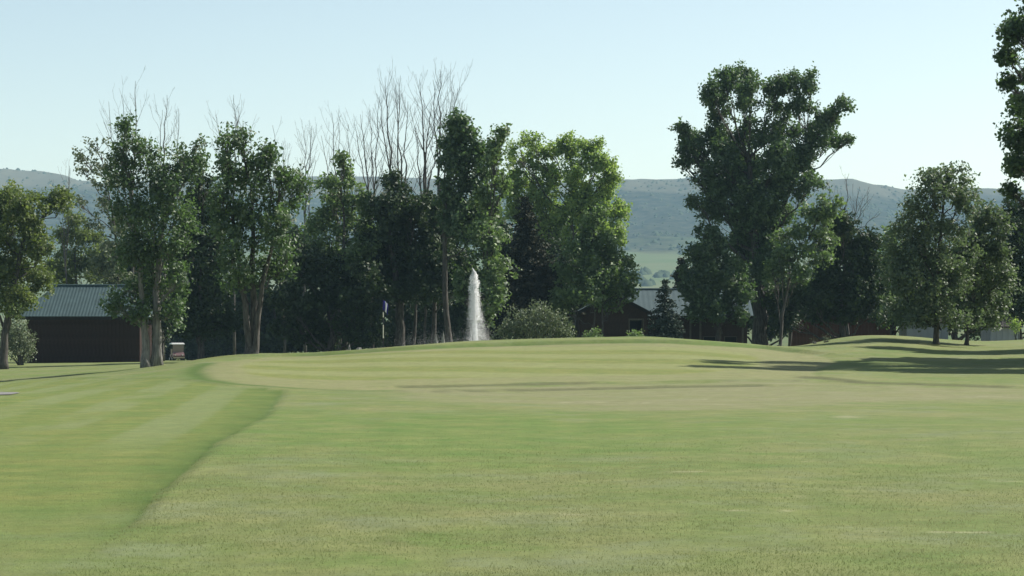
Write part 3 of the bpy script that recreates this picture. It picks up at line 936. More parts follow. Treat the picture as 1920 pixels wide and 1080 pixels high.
tree("overhanging_cottonwood", "tall dark cottonwood leaning in along the right edge above the hills", "tree", 2160, 86,
     [(1945, -12, 36, 34), (1912, 15, 22, 26), (1905, 62, 24, 24), (1925, 40, 26, 26), (1903, 100, 20, 20)] + [(q[0] + 18,) + q[1:] for q in [(1935, 20, 36, 26), (1925, 75, 40, 30), (1955, 120, 40, 34), (1910, 120, 22, 22), (1905, 175, 26, 24), (1890, 200, 18, 16), (1940, 190, 40, 34), (1900, 250, 30, 24), (1945, 260, 40, 36), (1935, 300, 34, 24), (1912, 352, 14, 14), (1905, 300, 22, 20), (1918, 325, 20, 18), (1890, 150, 14, 14),
      (2020, 60, 70, 70), (2100, 10, 100, 60), (2000, 200, 70, 80), (2130, 120, 100, 110), (2080, 300, 90, 80), (2250, 60, 100, 120), (2220, 260, 100, 90), (2100, 420, 90, 60), (2230, 400, 90, 60), (2000, -10, 50, 50)]],
     'dark', trunks=[([(2160, 720), (2150, 500), (2120, 250), (2080, 50)], 0.55)], ydep=0.42, lscale=0.86, seed=7, dens=1.7, leaf=0.16, voids=0.0, spread=0.15)
tree("shade_cottonwood", "cottonwood just beyond the right edge that throws the broad shade across the lawn", "tree", 2220, 104,
     [(2060, 330, 60, 70), (2060, 440, 60, 60), (2130, 150, 70, 70), (2150, 250, 70, 70), (2230, 200, 90, 80), (2320, 260, 80, 80), (2170, 380, 80, 80), (2270, 400, 90, 80), (2150, 480, 60, 60), (2250, 520, 80, 50), (2340, 450, 70, 70)],
     'dark', r0=0.4, seed=70, dens=1.15, leaf=0.5, voids=0.0, spread=0.25, ydep=0.5, sub=5, n_per=7)
tree("shade_cottonwood", "nearer cottonwood just beyond the right edge whose shade reaches lowest on the lawn", "tree", 2390, 79,
     [(2300, 150, 90, 90), (2400, 120, 100, 90), (2480, 220, 90, 90), (2290, 330, 100, 90), (2320, 320, 90, 80), (2420, 350, 100, 80), (2330, 450, 70, 60), (2440, 460, 80, 60)],
     'dark', r0=0.4, seed=71, dens=1.15, leaf=0.5, voids=0.0, spread=0.25, ydep=0.5, sub=5, n_per=7)

# ---------------------------------------------------------------- tree belt in the middle
tree("poplar_tree", "thin grey-leaved poplar reaching out left behind the twin trunked cottonwood", "tree", 205, 162,
     [(160, 300, 24, 16, 0, .5), (185, 275, 22, 16, 0, .5), (195, 310, 24, 22, 0, .55), (155, 320, 18, 14, 0, .5), (205, 350, 26, 28, 0, .6), (190, 385, 22, 20, 0, .5), (150, 380, 18, 12, 0, .5), (215, 420, 26, 34, 0, .7), (175, 420, 22, 18, 0, .4), (220, 480, 34, 30), (195, 500, 26, 26, 0, .8), (225, 540, 36, 30)],
     'grey', trunks=[([(226, 690), (224, 560), (215, 420), (190, 290)], 0.13)], seed=8, dens=1.0, voids=0.4, sub=12)
tree("elm_tree", "small olive elm rising behind the barn roof", "tree", 140, 185,
     [(140, 420, 26, 24), (115, 450, 26, 26, 0, .8), (165, 455, 26, 24), (130, 490, 40, 26), (185, 490, 30, 26), (95, 510, 26, 24), (150, 520, 50, 22)],
     'olive', r0=0.22, seed=9, dens=1.0, voids=0.3)
tree("elm_tree", "dark elm filling the gap between the two leaning cottonwoods on the left", "tree", 378, 138,
     [(385, 345, 22, 24, 0, .7), (365, 380, 26, 28), (395, 400, 24, 30), (375, 430, 34, 34), (350, 470, 34, 34), (395, 470, 34, 34), (370, 520, 44, 36), (355, 570, 40, 34), (400, 560, 40, 40), (365, 610, 44, 26), (410, 610, 40, 26)],
     'deep', r0=0.25, seed=10, dens=1.1, voids=0.1)
tree("poplar_tree", "grey-green poplar with a thin spire between the bare treetops", "tree", 645, 141,
     [(644, 300, 9, 12), (648, 325, 12, 14), (640, 350, 20, 18), (612, 345, 14, 14, 0, .7), (620, 380, 28, 26), (665, 370, 26, 24), (700, 390, 24, 26), (600, 420, 32, 32), (650, 430, 40, 34), (700, 440, 30, 34), (585, 460, 28, 34), (630, 485, 40, 34), (680, 490, 36, 34)],
     'mid', r0=0.24, seed=11, dens=1.0, voids=0.25)
tree("elm_tree", "dense dark elm low behind the flag, left of the bare trunks", "tree", 610, 139,
     [(560, 500, 34, 34), (600, 520, 40, 34), (650, 530, 40, 36), (695, 530, 30, 34), (550, 560, 38, 36), (600, 580, 46, 36), (660, 585, 46, 36), (560, 620, 44, 26), (620, 630, 50, 24), (680, 630, 44, 24)],
     'deep', r0=0.3, seed=12, dens=1.1, voids=0.1)
tree("cottonwood_tree", "dark spreading cottonwood with several bare trunks in the shade left of the fountain", "tree", 775, 140,
     [(740, 350, 24, 26, 0, .8), (725, 400, 30, 34), (770, 385, 34, 34), (800, 400, 30, 34), (720, 450, 38, 36), (775, 450, 44, 40), (825, 440, 34, 40), (715, 500, 42, 34), (770, 510, 46, 36), (830, 500, 44, 36), (800, 540, 50, 22), (745, 540, 40, 20), (860, 520, 24, 24)],
     'deep', trunks=[([(752, 665), (750, 600), (742, 520), (730, 430)], 0.42), ([(772, 665), (779, 600), (780, 520)], 0.16), ([(795, 665), (797, 600), (800, 520)], 0.12), ([(812, 665), (814, 600), (818, 520), (825, 440)], 0.2)], seed=13, dens=1.35, voids=0.05)
tree("poplar_tree", "dark upright poplar column topped with bare twigs left of the bright cottonwoods", "tree", 858, 136,
     [(852, 232, 18, 18), (872, 245, 18, 18), (842, 265, 16, 24), (870, 280, 26, 26), (895, 290, 18, 22), (845, 310, 20, 30), (880, 330, 32, 30), (848, 365, 24, 34), (895, 375, 28, 30), (860, 420, 34, 34), (900, 425, 26, 34)],
     'dark', trunks=[([(845, 665), (835, 560), (832, 400), (850, 250)], 0.24)], seed=14, dens=1.3, voids=0.12)
tree("poplar_tree", "sunlit green poplar with branches hanging low just right of the fountain", "tree", 915, 133,
     [(935, 260, 16, 20, 0, .8), (925, 300, 22, 24), (938, 340, 18, 24), (915, 380, 24, 30), (900, 450, 26, 34), (930, 460, 18, 28), (915, 510, 26, 30), (925, 555, 24, 28), (940, 510, 20, 24), (905, 590, 18, 22), (862, 530, 10, 22), (868, 555, 8, 14)],
     'mid', r0=0.2, seed=15, dens=1.2, voids=0.25)
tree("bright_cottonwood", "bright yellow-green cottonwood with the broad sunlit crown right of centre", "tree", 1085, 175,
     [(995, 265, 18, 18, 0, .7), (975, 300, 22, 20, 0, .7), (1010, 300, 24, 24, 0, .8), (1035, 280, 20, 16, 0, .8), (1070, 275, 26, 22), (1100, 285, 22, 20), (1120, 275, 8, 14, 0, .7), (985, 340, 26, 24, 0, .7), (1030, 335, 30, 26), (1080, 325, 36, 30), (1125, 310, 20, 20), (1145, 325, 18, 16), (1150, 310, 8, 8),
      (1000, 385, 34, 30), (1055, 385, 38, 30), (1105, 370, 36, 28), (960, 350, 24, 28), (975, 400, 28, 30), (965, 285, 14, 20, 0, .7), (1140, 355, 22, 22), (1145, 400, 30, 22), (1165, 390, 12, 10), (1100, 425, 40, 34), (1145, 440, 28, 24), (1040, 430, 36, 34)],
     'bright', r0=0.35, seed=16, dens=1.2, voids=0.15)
conifer("spruce_tree", "broad dark brown-tinged spruce in front of the bright cottonwood", 985, 146, 375, 620, 84, 'needle', 17, 1.5, 0.18)
tree("elm_tree", "mid green elm with pale thin stems at the left end of the gabled house", "tree", 1115, 143,
     [(1120, 420, 26, 26), (1090, 450, 30, 30), (1135, 465, 30, 26), (1160, 490, 24, 22), (1080, 500, 36, 34), (1125, 515, 36, 34), (1170, 525, 24, 22), (1100, 550, 40, 26), (1150, 560, 34, 22), (1180, 545, 14, 16), (1060, 560, 26, 26)],
     'mid', trunks=[([(1108, 665), (1112, 620), (1116, 590), (1100, 480)], 0.10), ([(1124, 665), (1130, 615), (1130, 570), (1140, 480)], 0.09)], seed=18, dens=1.15, voids=0.2)
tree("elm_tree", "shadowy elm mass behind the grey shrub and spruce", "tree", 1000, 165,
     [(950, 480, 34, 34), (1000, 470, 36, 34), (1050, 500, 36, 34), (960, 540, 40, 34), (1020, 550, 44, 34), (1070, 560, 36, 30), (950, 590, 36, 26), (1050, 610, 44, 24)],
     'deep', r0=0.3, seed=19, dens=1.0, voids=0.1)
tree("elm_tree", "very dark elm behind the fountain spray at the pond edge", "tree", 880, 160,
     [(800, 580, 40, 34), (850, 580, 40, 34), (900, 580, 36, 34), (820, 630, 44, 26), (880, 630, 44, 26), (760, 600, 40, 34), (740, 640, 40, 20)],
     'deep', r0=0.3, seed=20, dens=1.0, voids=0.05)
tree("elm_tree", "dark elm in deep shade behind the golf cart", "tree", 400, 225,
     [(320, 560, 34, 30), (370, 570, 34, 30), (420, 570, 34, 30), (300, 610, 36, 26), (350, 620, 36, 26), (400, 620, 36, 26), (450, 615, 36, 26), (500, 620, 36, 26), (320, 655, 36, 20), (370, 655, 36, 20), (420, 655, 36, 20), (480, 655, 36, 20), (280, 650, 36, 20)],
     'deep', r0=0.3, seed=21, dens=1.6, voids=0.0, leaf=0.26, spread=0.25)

tree("cottonwood_tree", "smaller dark cottonwood left of and beneath the tall broad cottonwood", "tree", 1345, 146,
     [(1325, 445, 24, 22, 0, .8), (1310, 480, 26, 24), (1345, 470, 26, 26), (1300, 520, 24, 26), (1340, 515, 34, 32), (1375, 510, 24, 30), (1310, 560, 28, 26), (1350, 565, 34, 26), (1385, 560, 22, 24), (1320, 588, 34, 14), (1365, 592, 36, 14), (1300, 545, 22, 20)],
     'dark', r0=0.2, seed=22, dens=1.4, voids=0.05)
conifer("pine_tree", "small dark pine poking over the house roof ridge left of the cottonwoods", 1278, 175, 488, 600, 26, 'needle', 23, 1.4, 0.2, cat="pine")
tree("cottonwood_tree", "light green young cottonwood leaning right behind the tall broad cottonwood", "tree", 1470, 142,
     [(1548, 385, 22, 18), (1530, 405, 26, 20), (1560, 412, 22, 14, 0, .7), (1510, 440, 26, 22), (1475, 440, 20, 20, 0, .7), (1545, 450, 20, 20), (1490, 480, 30, 22), (1530, 485, 26, 20), (1465, 475, 16, 20), (1450, 510, 22, 22), (1500, 515, 22, 16)],
     'mid', trunks=[([(1462, 665), (1465, 600), (1480, 520), (1545, 390)], 0.13)], seed=24, dens=1.0, voids=0.35)
tree("elm_tree", "wide dark elm below the fan of bare branches right of the tall cottonwood", "tree", 1590, 148,
     [(1570, 430, 28, 22), (1600, 450, 32, 24), (1630, 460, 22, 24), (1560, 480, 36, 34), (1610, 500, 40, 32), (1545, 530, 34, 32), (1600, 550, 44, 30), (1645, 530, 26, 28), (1520, 570, 34, 26), (1570, 590, 40, 22), (1630, 580, 34, 22), (1480, 560, 34, 30), (1470, 600, 34, 20)],
     'deep', r0=0.3, seed=25, dens=1.2, voids=0.12)
tree("elm_tree", "greyish elm between the dark wide elm and the rounded ash", "tree", 1672, 152,
     [(1670, 450, 18, 22, 0, .8), (1660, 490, 24, 24), (1690, 490, 22, 26), (1670, 540, 30, 30), (1700, 540, 26, 26), (1665, 590, 34, 24), (1705, 590, 30, 24)],
     'mid', r0=0.22, seed=26, dens=1.1, voids=0.2)
tree("elm_tree", "bluish dark elm at the right edge behind the ashes", "tree", 1905, 150,
     [(1895, 390, 22, 18, 0, .7), (1925, 400, 24, 22), (1900, 430, 28, 24), (1940, 450, 34, 34), (1905, 480, 30, 34), (1925, 530, 34, 34), (1890, 560, 30, 30), (1940, 580, 36, 30)],
     'deep', trunks=[([(1914, 660), (1913, 600), (1912, 480)], 0.2)], seed=27, dens=1.2, voids=0.1)
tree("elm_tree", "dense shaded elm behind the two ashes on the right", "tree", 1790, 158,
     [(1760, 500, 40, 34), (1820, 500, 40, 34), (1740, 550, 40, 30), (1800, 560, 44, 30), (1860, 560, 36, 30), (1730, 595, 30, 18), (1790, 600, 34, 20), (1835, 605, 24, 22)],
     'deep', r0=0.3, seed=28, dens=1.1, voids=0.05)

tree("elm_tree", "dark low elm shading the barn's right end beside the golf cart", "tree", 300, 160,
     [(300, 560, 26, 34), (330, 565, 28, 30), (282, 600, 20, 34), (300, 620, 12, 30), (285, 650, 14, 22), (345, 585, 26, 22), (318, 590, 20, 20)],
     'deep', r0=0.2, seed=80, dens=1.4, voids=0.0, lscale=1.0, ydep=0.5, leaf=0.24)  # extra elm put in to keep sun off the barn's end wall
# background belt that closes the view under and behind the front rows
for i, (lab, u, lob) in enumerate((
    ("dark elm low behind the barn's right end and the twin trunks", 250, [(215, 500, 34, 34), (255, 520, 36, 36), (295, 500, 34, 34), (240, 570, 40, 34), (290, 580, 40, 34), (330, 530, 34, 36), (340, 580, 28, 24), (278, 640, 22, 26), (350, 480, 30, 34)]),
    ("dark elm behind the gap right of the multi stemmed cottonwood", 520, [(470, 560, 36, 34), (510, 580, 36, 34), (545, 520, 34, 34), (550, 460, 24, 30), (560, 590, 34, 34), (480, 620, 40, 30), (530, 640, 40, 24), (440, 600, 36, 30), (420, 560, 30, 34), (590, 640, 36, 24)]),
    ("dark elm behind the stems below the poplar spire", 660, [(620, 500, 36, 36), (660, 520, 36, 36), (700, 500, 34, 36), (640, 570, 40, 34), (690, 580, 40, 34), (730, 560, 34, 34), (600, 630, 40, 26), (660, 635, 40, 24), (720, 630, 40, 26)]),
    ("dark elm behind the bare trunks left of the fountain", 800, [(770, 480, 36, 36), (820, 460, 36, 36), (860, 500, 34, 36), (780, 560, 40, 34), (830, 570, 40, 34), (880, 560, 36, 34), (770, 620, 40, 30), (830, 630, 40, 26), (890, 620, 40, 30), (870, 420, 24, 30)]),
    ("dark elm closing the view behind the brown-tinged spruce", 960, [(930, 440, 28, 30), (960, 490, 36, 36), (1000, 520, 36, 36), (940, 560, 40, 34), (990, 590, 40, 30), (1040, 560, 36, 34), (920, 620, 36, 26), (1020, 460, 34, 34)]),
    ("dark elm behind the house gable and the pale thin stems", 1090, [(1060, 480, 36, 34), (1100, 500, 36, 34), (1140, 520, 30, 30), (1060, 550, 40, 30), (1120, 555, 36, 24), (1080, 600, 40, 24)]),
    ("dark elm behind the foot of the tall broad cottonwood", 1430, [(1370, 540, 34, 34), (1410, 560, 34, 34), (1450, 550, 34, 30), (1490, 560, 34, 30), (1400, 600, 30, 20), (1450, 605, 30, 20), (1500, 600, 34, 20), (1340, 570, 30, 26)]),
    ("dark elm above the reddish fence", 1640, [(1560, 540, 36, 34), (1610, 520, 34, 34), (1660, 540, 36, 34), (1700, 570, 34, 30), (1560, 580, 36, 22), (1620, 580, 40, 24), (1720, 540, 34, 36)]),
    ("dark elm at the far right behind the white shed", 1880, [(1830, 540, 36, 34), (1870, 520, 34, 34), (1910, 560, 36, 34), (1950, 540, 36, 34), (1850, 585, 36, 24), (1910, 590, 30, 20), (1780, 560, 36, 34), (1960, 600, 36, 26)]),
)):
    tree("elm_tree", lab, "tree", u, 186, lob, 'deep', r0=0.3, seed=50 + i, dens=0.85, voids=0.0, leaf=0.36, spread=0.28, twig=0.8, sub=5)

# ---------------------------------------------------------------- dead trees
dead_tree("bare dead treetop with two thin spires above the twin trunked cottonwood", 248, 162, [(248, 345, 254, 152), (232, 340, 214, 232), (220, 350, 203, 190), (240, 345, 231, 180)], 1, r0=0.10)
dead_tree("bare dead treetop of three close stems behind the left cottonwood crown", 306, 162, [(306, 330, 313, 178), (298, 330, 303, 205), (330, 330, 337, 205)], 2, r0=0.10)
dead_tree("short bare dead treetop poking over the multi stemmed cottonwood", 440, 162, [(440, 320, 438, 178), (425, 320, 406, 215), (450, 310, 446, 200), (460, 310, 452, 228)], 3, r0=0.08)
dead_tree("lone crooked dead stem right of the multi stemmed cottonwood", 533, 160, [(531, 400, 511, 235), (535, 380, 530, 270)], 4, r0=0.07)
dead_tree("slim dead tree standing alone against the hills left of the poplar spire", 573, 160, [(572, 420, 585, 235), (575, 350, 572, 245), (580, 400, 592, 300)], 5, r0=0.09)
dead_tree("dead tree with forked stems just left of the poplar spire", 636, 162, [(632, 400, 622, 212), (625, 380, 603, 255), (640, 390, 634, 230)], 6, r0=0.10)
dead_tree("bare dead tree with wide forked stems between the poplar spire and the tall bare crowns", 697, 162, [(697, 380, 676, 215), (690, 370, 664, 230), (702, 360, 694, 205), (665, 400, 655, 235), (702, 350, 712, 180)], 7, r0=0.12)
dead_tree("tallest broad bare crown of three dead stems above the dark cottonwood", 738, 162, [(738, 370, 722, 145), (745, 350, 750, 140), (752, 350, 742, 160), (758, 360, 765, 190), (733, 340, 706, 175)], 8, r0=0.16)
dead_tree("tall straight bare dead tree in the middle of the dead crowns", 795, 162, [(796, 360, 787, 148), (798, 300, 808, 190), (803, 350, 820, 280), (790, 360, 780, 240)], 9, r0=0.15)
dead_tree("tall dark bare stem rising left edge of the upright poplar", 824, 162, [(824, 360, 825, 130), (822, 300, 812, 150), (836, 310, 846, 160), (845, 300, 858, 165), (850, 290, 866, 190)], 10, r0=0.14)
dead_tree("bare dead fan of branches spreading right over the dark wide elm", 1592, 160, [(1578, 440, 1592, 325), (1585, 445, 1635, 372), (1600, 440, 1650, 400), (1592, 445, 1612, 350), (1575, 440, 1552, 335), (1570, 440, 1560, 380)], 11, r0=0.10)
dead_tree("thin pale bare stem between the tall cottonwood and its light green neighbour", 1478, 152, [(1480, 500, 1498, 360), (1478, 480, 1480, 400)], 12, r0=0.08, density=0.6)
dead_tree("tiny bare sapling top beside the willow at the far left", 122, 160, [(120, 470, 118, 395), (122, 460, 128, 310), (128, 440, 132, 315)], 13, r0=0.06, density=0.7)

# ---------------------------------------------------------------- shrubs and small conifer
bush("grey_green_shrub", "wide grey-green shrub on the ridge right of the fountain", 1000, 122,
     [(1010, 590, 34, 28), (975, 605, 34, 26), (1040, 605, 30, 24), (1005, 620, 46, 22), (950, 625, 24, 18), (1060, 625, 18, 18)], 'grey', 1)
bush("pale_shrub", "pale green shrub at the left corner of the barn", 38, 138,
     [(35, 620, 20, 28), (48, 640, 18, 24), (25, 650, 26, 26), (50, 665, 16, 16), (15, 630, 20, 30)], 'grey', 2)
bush("garden_shrub", "small bright shrub before the dark left wall of the gabled house", 1114, 132, [(1114, 630, 16, 12)], 'mid', 3)
bush("garden_shrub", "low shrub at the foot of the house doorway", 1190, 134, [(1188, 632, 13, 8), (1200, 634, 8, 6)], 'mid', 4)
bush("garden_shrub", "small sunlit yellow-green shrub at the right edge near the white shed", 1906, 140, [(1903, 612, 8, 12)], 'bright', 5)
conifer("small_spruce", "small blue-green cone shaped spruce in front of the grey house roof", 1247, 138, 530, 650, 36, 'blue', 31, 1.8, 0.13)

# ---------------------------------------------------------------- barn
WOOD_BARN = simple_mat("dark_stained_board", (0.040, 0.023, 0.018), 0.85, 0.2, 0.4, 4.0)
WOOD_HOUSE = simple_mat("brown_board", (0.052, 0.031, 0.025), 0.85, 0.2, 0.4, 4.0)
WOOD_RED = simple_mat("redwood_board", (0.095, 0.042, 0.030), 0.85, 0.2, 0.35, 4.0)
METAL_ROOF = simple_mat("blue_grey_metal_roof", (0.052, 0.088, 0.092), 0.7, 0.25, 0.25, 1.5)
GREY_ROOF = simple_mat("pale_grey_metal_roof", (0.085, 0.118, 0.125), 0.9, 0.1, 0.15, 1.5)
WHITE = simple_mat("white_paint", (0.75, 0.75, 0.73), 0.5, 0.4, 0.1, 3.0)
OFFWHITE = simple_mat("dirty_white_board", (0.30, 0.32, 0.34), 0.7, 0.3, 0.2, 2.0)
DARKV = simple_mat("dark_opening", (0.012, 0.011, 0.010), 0.9, 0.1, 0.3, 3.0)
TRIM = simple_mat("dark_fascia", (0.025, 0.022, 0.020), 0.8, 0.2, 0.3, 3.0)
POSTW = simple_mat("weathered_post", (0.10, 0.088, 0.075), 0.85, 0.2, 0.35, 5.0)


def boards(parent, base, x0, x1, y, z0, zf, w, mat, gap=0.015, rng=None, depth=0.03):
    """vertical boards one by one; alike boards share mesh data"""
    rng = rng or random
    cache = {}
    n = max(1, int(round((x1 - x0) / w)))
    ww = (x1 - x0) / n
    for i in range(n):
        xa = x0 + i * ww
        zt = zf(xa + ww / 2)
        h = round(zt - z0, 2)
        if h <= 0.1: continue
        if h not in cache:
            mb = MB(); mb.box((gap / 2, -depth, 0), (ww - gap / 2, 0, h))
            o = mb.build("board", mat, parent)
            cache[h] = o.data
        else:
            o = bpy.data.objects.new("board", cache[h]); COL.objects.link(o); o.parent = parent
        o.location = (xa, y + rng.uniform(-0.012, 0.0), z0)


def corrugated(name, x0, x1, y_e, z_e, y_r, z_r, hl, hr, pitch, amp, mat, parent):
    """corrugated slope from the eave up to the ridge, hl / hr = length cut away by hips at each end"""
    n = int((x1 - x0) / pitch) * 4
    xs = np.linspace(x0, x1, n + 1)
    prof = np.array([0, 0.0, 1, 1])[np.arange(n + 1) % 4] * amp
    slope = math.atan2(z_r - z_e, y_r - y_e)
    nx = np.array([0, -sin(slope), cos(slope)])
    lo = []; hi = []
    for x, p in zip(xs, prof):
        t = 1.0
        if hl > 0: t = min(t, (x - x0) / hl)
        if hr > 0: t = min(t, (x1 - x) / hr)
        t = max(t, 0.002)
        a = np.array([x, y_e, z_e]) + nx * p
        b = np.array([x, y_e + (y_r - y_e) * t, z_e + (z_r - z_e) * t]) + nx * p
        lo.append(a); hi.append(b)
    n1 = n + 1
    V = np.array(lo + hi + [q - nx * 0.04 for q in lo] + [q - nx * 0.04 for q in hi])
    F = []
    for i in range(n):
        F.append((i, i + 1, n1 + i + 1, n1 + i))
        F.append((2 * n1 + i + 1, 2 * n1 + i, 3 * n1 + i, 3 * n1 + i + 1))
        F.append((i + 1, i, 2 * n1 + i, 2 * n1 + i + 1))
    mb = MB(); mb.add(V, F)
    return mb.build(name, mat, parent)


def barn():
    Y = 150.0; k = FPX / Y
    X0, X1 = (50 - 960) / k, (262 - 960) / k
    bz = -0.95
    base = np.array([(X0 + X1) / 2, Y, bz])
    root = empty("barn", base)
    tag(root, "long dark brown board barn under a blue-grey ribbed metal roof on the left", "barn")
    w = (X1 - X0) / 2
    he = EYE - (592 - HOR) / k - bz
    D = 5.2
    # wall core with gap for doors handled by panels standing proud
    mb = MB()
    mb.box((-w, 0.05, 0), (w, D, he + 0.02))
    mb.build("wall", WOOD_BARN, root)
    boards(root, base, -w, w, 0.045, 0.0, lambda x: he - 0.02, 0.30, WOOD_BARN)
    ov = 0.55
    ze = he - 0.05; zr = EYE - (536 - HOR) / (FPX / (Y + D / 2)) - bz
    xe0, xe1 = (31 - 960) / k - base[0], w + ov
    hl = (88 - 31) / k
    corrugated("roof_slope", xe0, xe1, -ov, ze, D / 2, zr, hl, 2.0, 0.235, 0.012, METAL_ROOF, root)
    # remaining slopes
    mb = MB()
    mb.add([(xe0, -ov, ze - .05), (xe0 + hl, D / 2, zr - .05), (xe0, D + ov, ze - .05), (xe1, -ov, ze - .05), (xe1 - 2.0, D / 2, zr - .05), (xe1, D + ov, ze - .05)],
           [(0, 1, 2), (3, 5, 4), (2, 1, 4, 5), (0, 2, 5, 3)])
    mb.build("roof", METAL_ROOF, root)
    mb = MB(); mb.tube([(xe0 + hl - 0.1, D / 2, zr + 0.03), (xe1 - 1.9, D / 2, zr + 0.03)], [0.09, 0.09], 8)
    mb.build("ridge_cap", METAL_ROOF, root)
    mb = MB(); mb.box((xe0 + .02, -ov + .02, ze - 0.24), (xe1 - .02, -ov + 0.06, ze - 0.045)); mb.build("fascia", TRIM, root)


def house():
    Y = 158.0; k = FPX / Y
    bz = -0.9
    cx = (1150 - 960) / k
    base = np.array([cx, Y, bz])
    root = empty("gabled_house", base)
    tag(root, "brown board house with dark front gable, doorway and pale grey metal roof behind the mound", "house")
    def X(u): return (u - 960) / k - cx
    def Z(v): return EYE - (v - HOR) / k - bz
    xl, xr = X(1078), X(1222)
    zpk = Z(550); zev = Z(588)
    gl, gr = xl + 0.35, xr - 0.35
    def gz(x): return zpk - 0.16 - abs(x - 0) / (xr) * (zpk - zev)
    dx0, dx1, dzt = X(1181), X(1205), Z(600)
    mb = MB()
    # gable wall with the doorway left open
    def wallpoly(x0, x1, z0f, z1f, y0, y1):
        mb.add([(x0, y0, z0f(x0)), (x1, y0, z0f(x1)), (x1, y0, z1f(x1)), (x0, y0, z1f(x0)), (x0, y1, z0f(x0)), (x1, y1, z0f(x1)), (x1, y1, z1f(x1)), (x0, y1, z1f(x0))],
               [(0, 1, 2, 3), (5, 4, 7, 6), (4, 0, 3, 7), (1, 5, 6, 2), (3, 2, 6, 7), (4, 5, 1, 0)])
    z0 = lambda x: 0.0
    wallpoly(gl, 0, z0, gz, 0.05, 0.2)
    wallpoly(0, dx0, z0, gz, 0.05, 0.2)
    wallpoly(dx0, dx1, lambda x: dzt, gz, 0.05, 0.2)
    wallpoly(dx1, gr, z0, gz, 0.05, 0.2)
    mb.box((gl, 0.2, 0), (gl + .15, 8, gz(gl))); mb.box((gr - .15, 0.2, 0), (gr, 4.0, gz(gr)))
    mb.build("wall", WOOD_HOUSE, root)
    boards(root, base, gl, dx0 - .06, 0.045, 0.0, lambda x: gz(x) - 0.05, 0.3, WOOD_HOUSE)
    boards(root, base, dx1 + .06, gr, 0.045, 0.0, lambda x: gz(x) - 0.05, 0.3, WOOD_HOUSE)
    d = MB(); d.box((dx0, 1.4, 0), (dx1, 1.45, dzt)); d.build("doorway_shade_panel", DARKV, root)  # near-black panel stands in for the shade inside the open doorway
    for a, b in ((dx0 - 0.1, dx0), (dx1, dx1 + 0.1)):
        t = MB(); t.box((a, -0.02, 0), (b, 0.2, dzt)); t.build("door_jamb", POSTW, root)
    t = MB(); t.box((dx0 - .1, -0.025, dzt), (dx1 + .1, 0.2, dzt + .12)); t.build("door_lintel", POSTW, root)
    # gable roof slopes
    for s in (-1, 1):
        xe = xr if s > 0 else xl
        r = MB()
        n = np.array([s * (zpk - zev), 0, abs(xe)]); n = n / np.linalg.norm(n) * 0.08
        A = np.array([(0, -0.6, zpk), (xe, -0.6, zev), (xe, 6.5, zev), (0, 6.5, zpk)])
        r.add(np.r_[A, A + n], [(0, 1, 2, 3), (7, 6, 5, 4), (0, 4, 5, 1), (1, 5, 6, 2), (2, 6, 7, 3), (3, 7, 4, 0)])
        r.build("roof_slope", GREY_ROOF, root)
        b = MB(); B = np.array([(0, -0.64, zpk + .05), (xe, -0.64, zev + .05), (xe, -0.64, zev - 0.2), (0, -0.64, zpk - 0.2)])
        b.add(np.r_[B, B + (0, 0.035, 0)], [(0, 3, 2, 1), (4, 5, 6, 7), (0, 1, 5, 4), (1, 2, 6, 5), (2, 3, 7, 6), (3, 0, 4, 7)])
        b.build("bargeboard", TRIM, root)
    # main wing to the right
    m0, m1 = X(1140), X(1410)
    Dm = 6.5
    zr = EYE - (543 - HOR) / (FPX / (Y + 3.0 + Dm / 2)) - bz
    zme = EYE - (592 - HOR) / (FPX / (Y + 2.4)) - bz
    corrugated("roof_slope", m0, m1 + .4, 2.4, zme, 3.0 + Dm / 2, zr, 0, 0, 0.4, 0.008, GREY_ROOF, root)
    r = MB(); r.add([(m0, 3 + Dm / 2, zr - .03), (m1 + .4, 3 + Dm / 2, zr - .03), (m1 + .4, 3 + Dm + .6, zme - .03), (m0, 3 + Dm + .6, zme - .03)], [(0, 1, 2, 3)])
    r.build("roof_slope", GREY_ROOF, root)
    c = MB(); c.tube([(m0, 3 + Dm / 2, zr + .04), (m1 + .45, 3 + Dm / 2, zr + .04)], [.08, .08], 8); c.build("ridge_cap", GREY_ROOF, root)
    mw = MB(); mw.box((gr + .01, 3.2, 0), (m1, 3.0 + Dm, zme - .06)); mw.build("wall", WOOD_HOUSE, root)
    boards(root, base, gr + .02, m1, 3.195, 0.0, lambda x: zme - 0.08, 0.3, WOOD_HOUSE)
    for u in (1300, 1319, 1357, 1400):
        p = MB(); p.box((X(u) - .07, 2.55, 0), (X(u) + .07, 2.69, zme - .1)); p.build("porch_post", POSTW, root)
    f = MB(); f.box((gr + .3, 2.42, zme - .22), (m1 + .4, 2.47, zme - .02)); f.build("fascia", TRIM, root)
    for u in (1270, 1338, 1378):
        wn_ = MB(); wn_.box((X(u) - .45, 3.14, 1.0), (X(u) + .45, 3.16, 2.0)); wf = wn_.build("window", DARKV, root)
        fr = MB()
        for (a, b, c_, d_) in ((-.5, -.45, .95, 2.05), (.45, .5, .95, 2.05), (-.45, .45, 2.0, 2.05), (-.45, .45, .95, 1.0)):
            fr.box((X(u) + a, 3.12, c_), (X(u) + b, 3.165, d_))
        fr.build("frame", POSTW, wf)


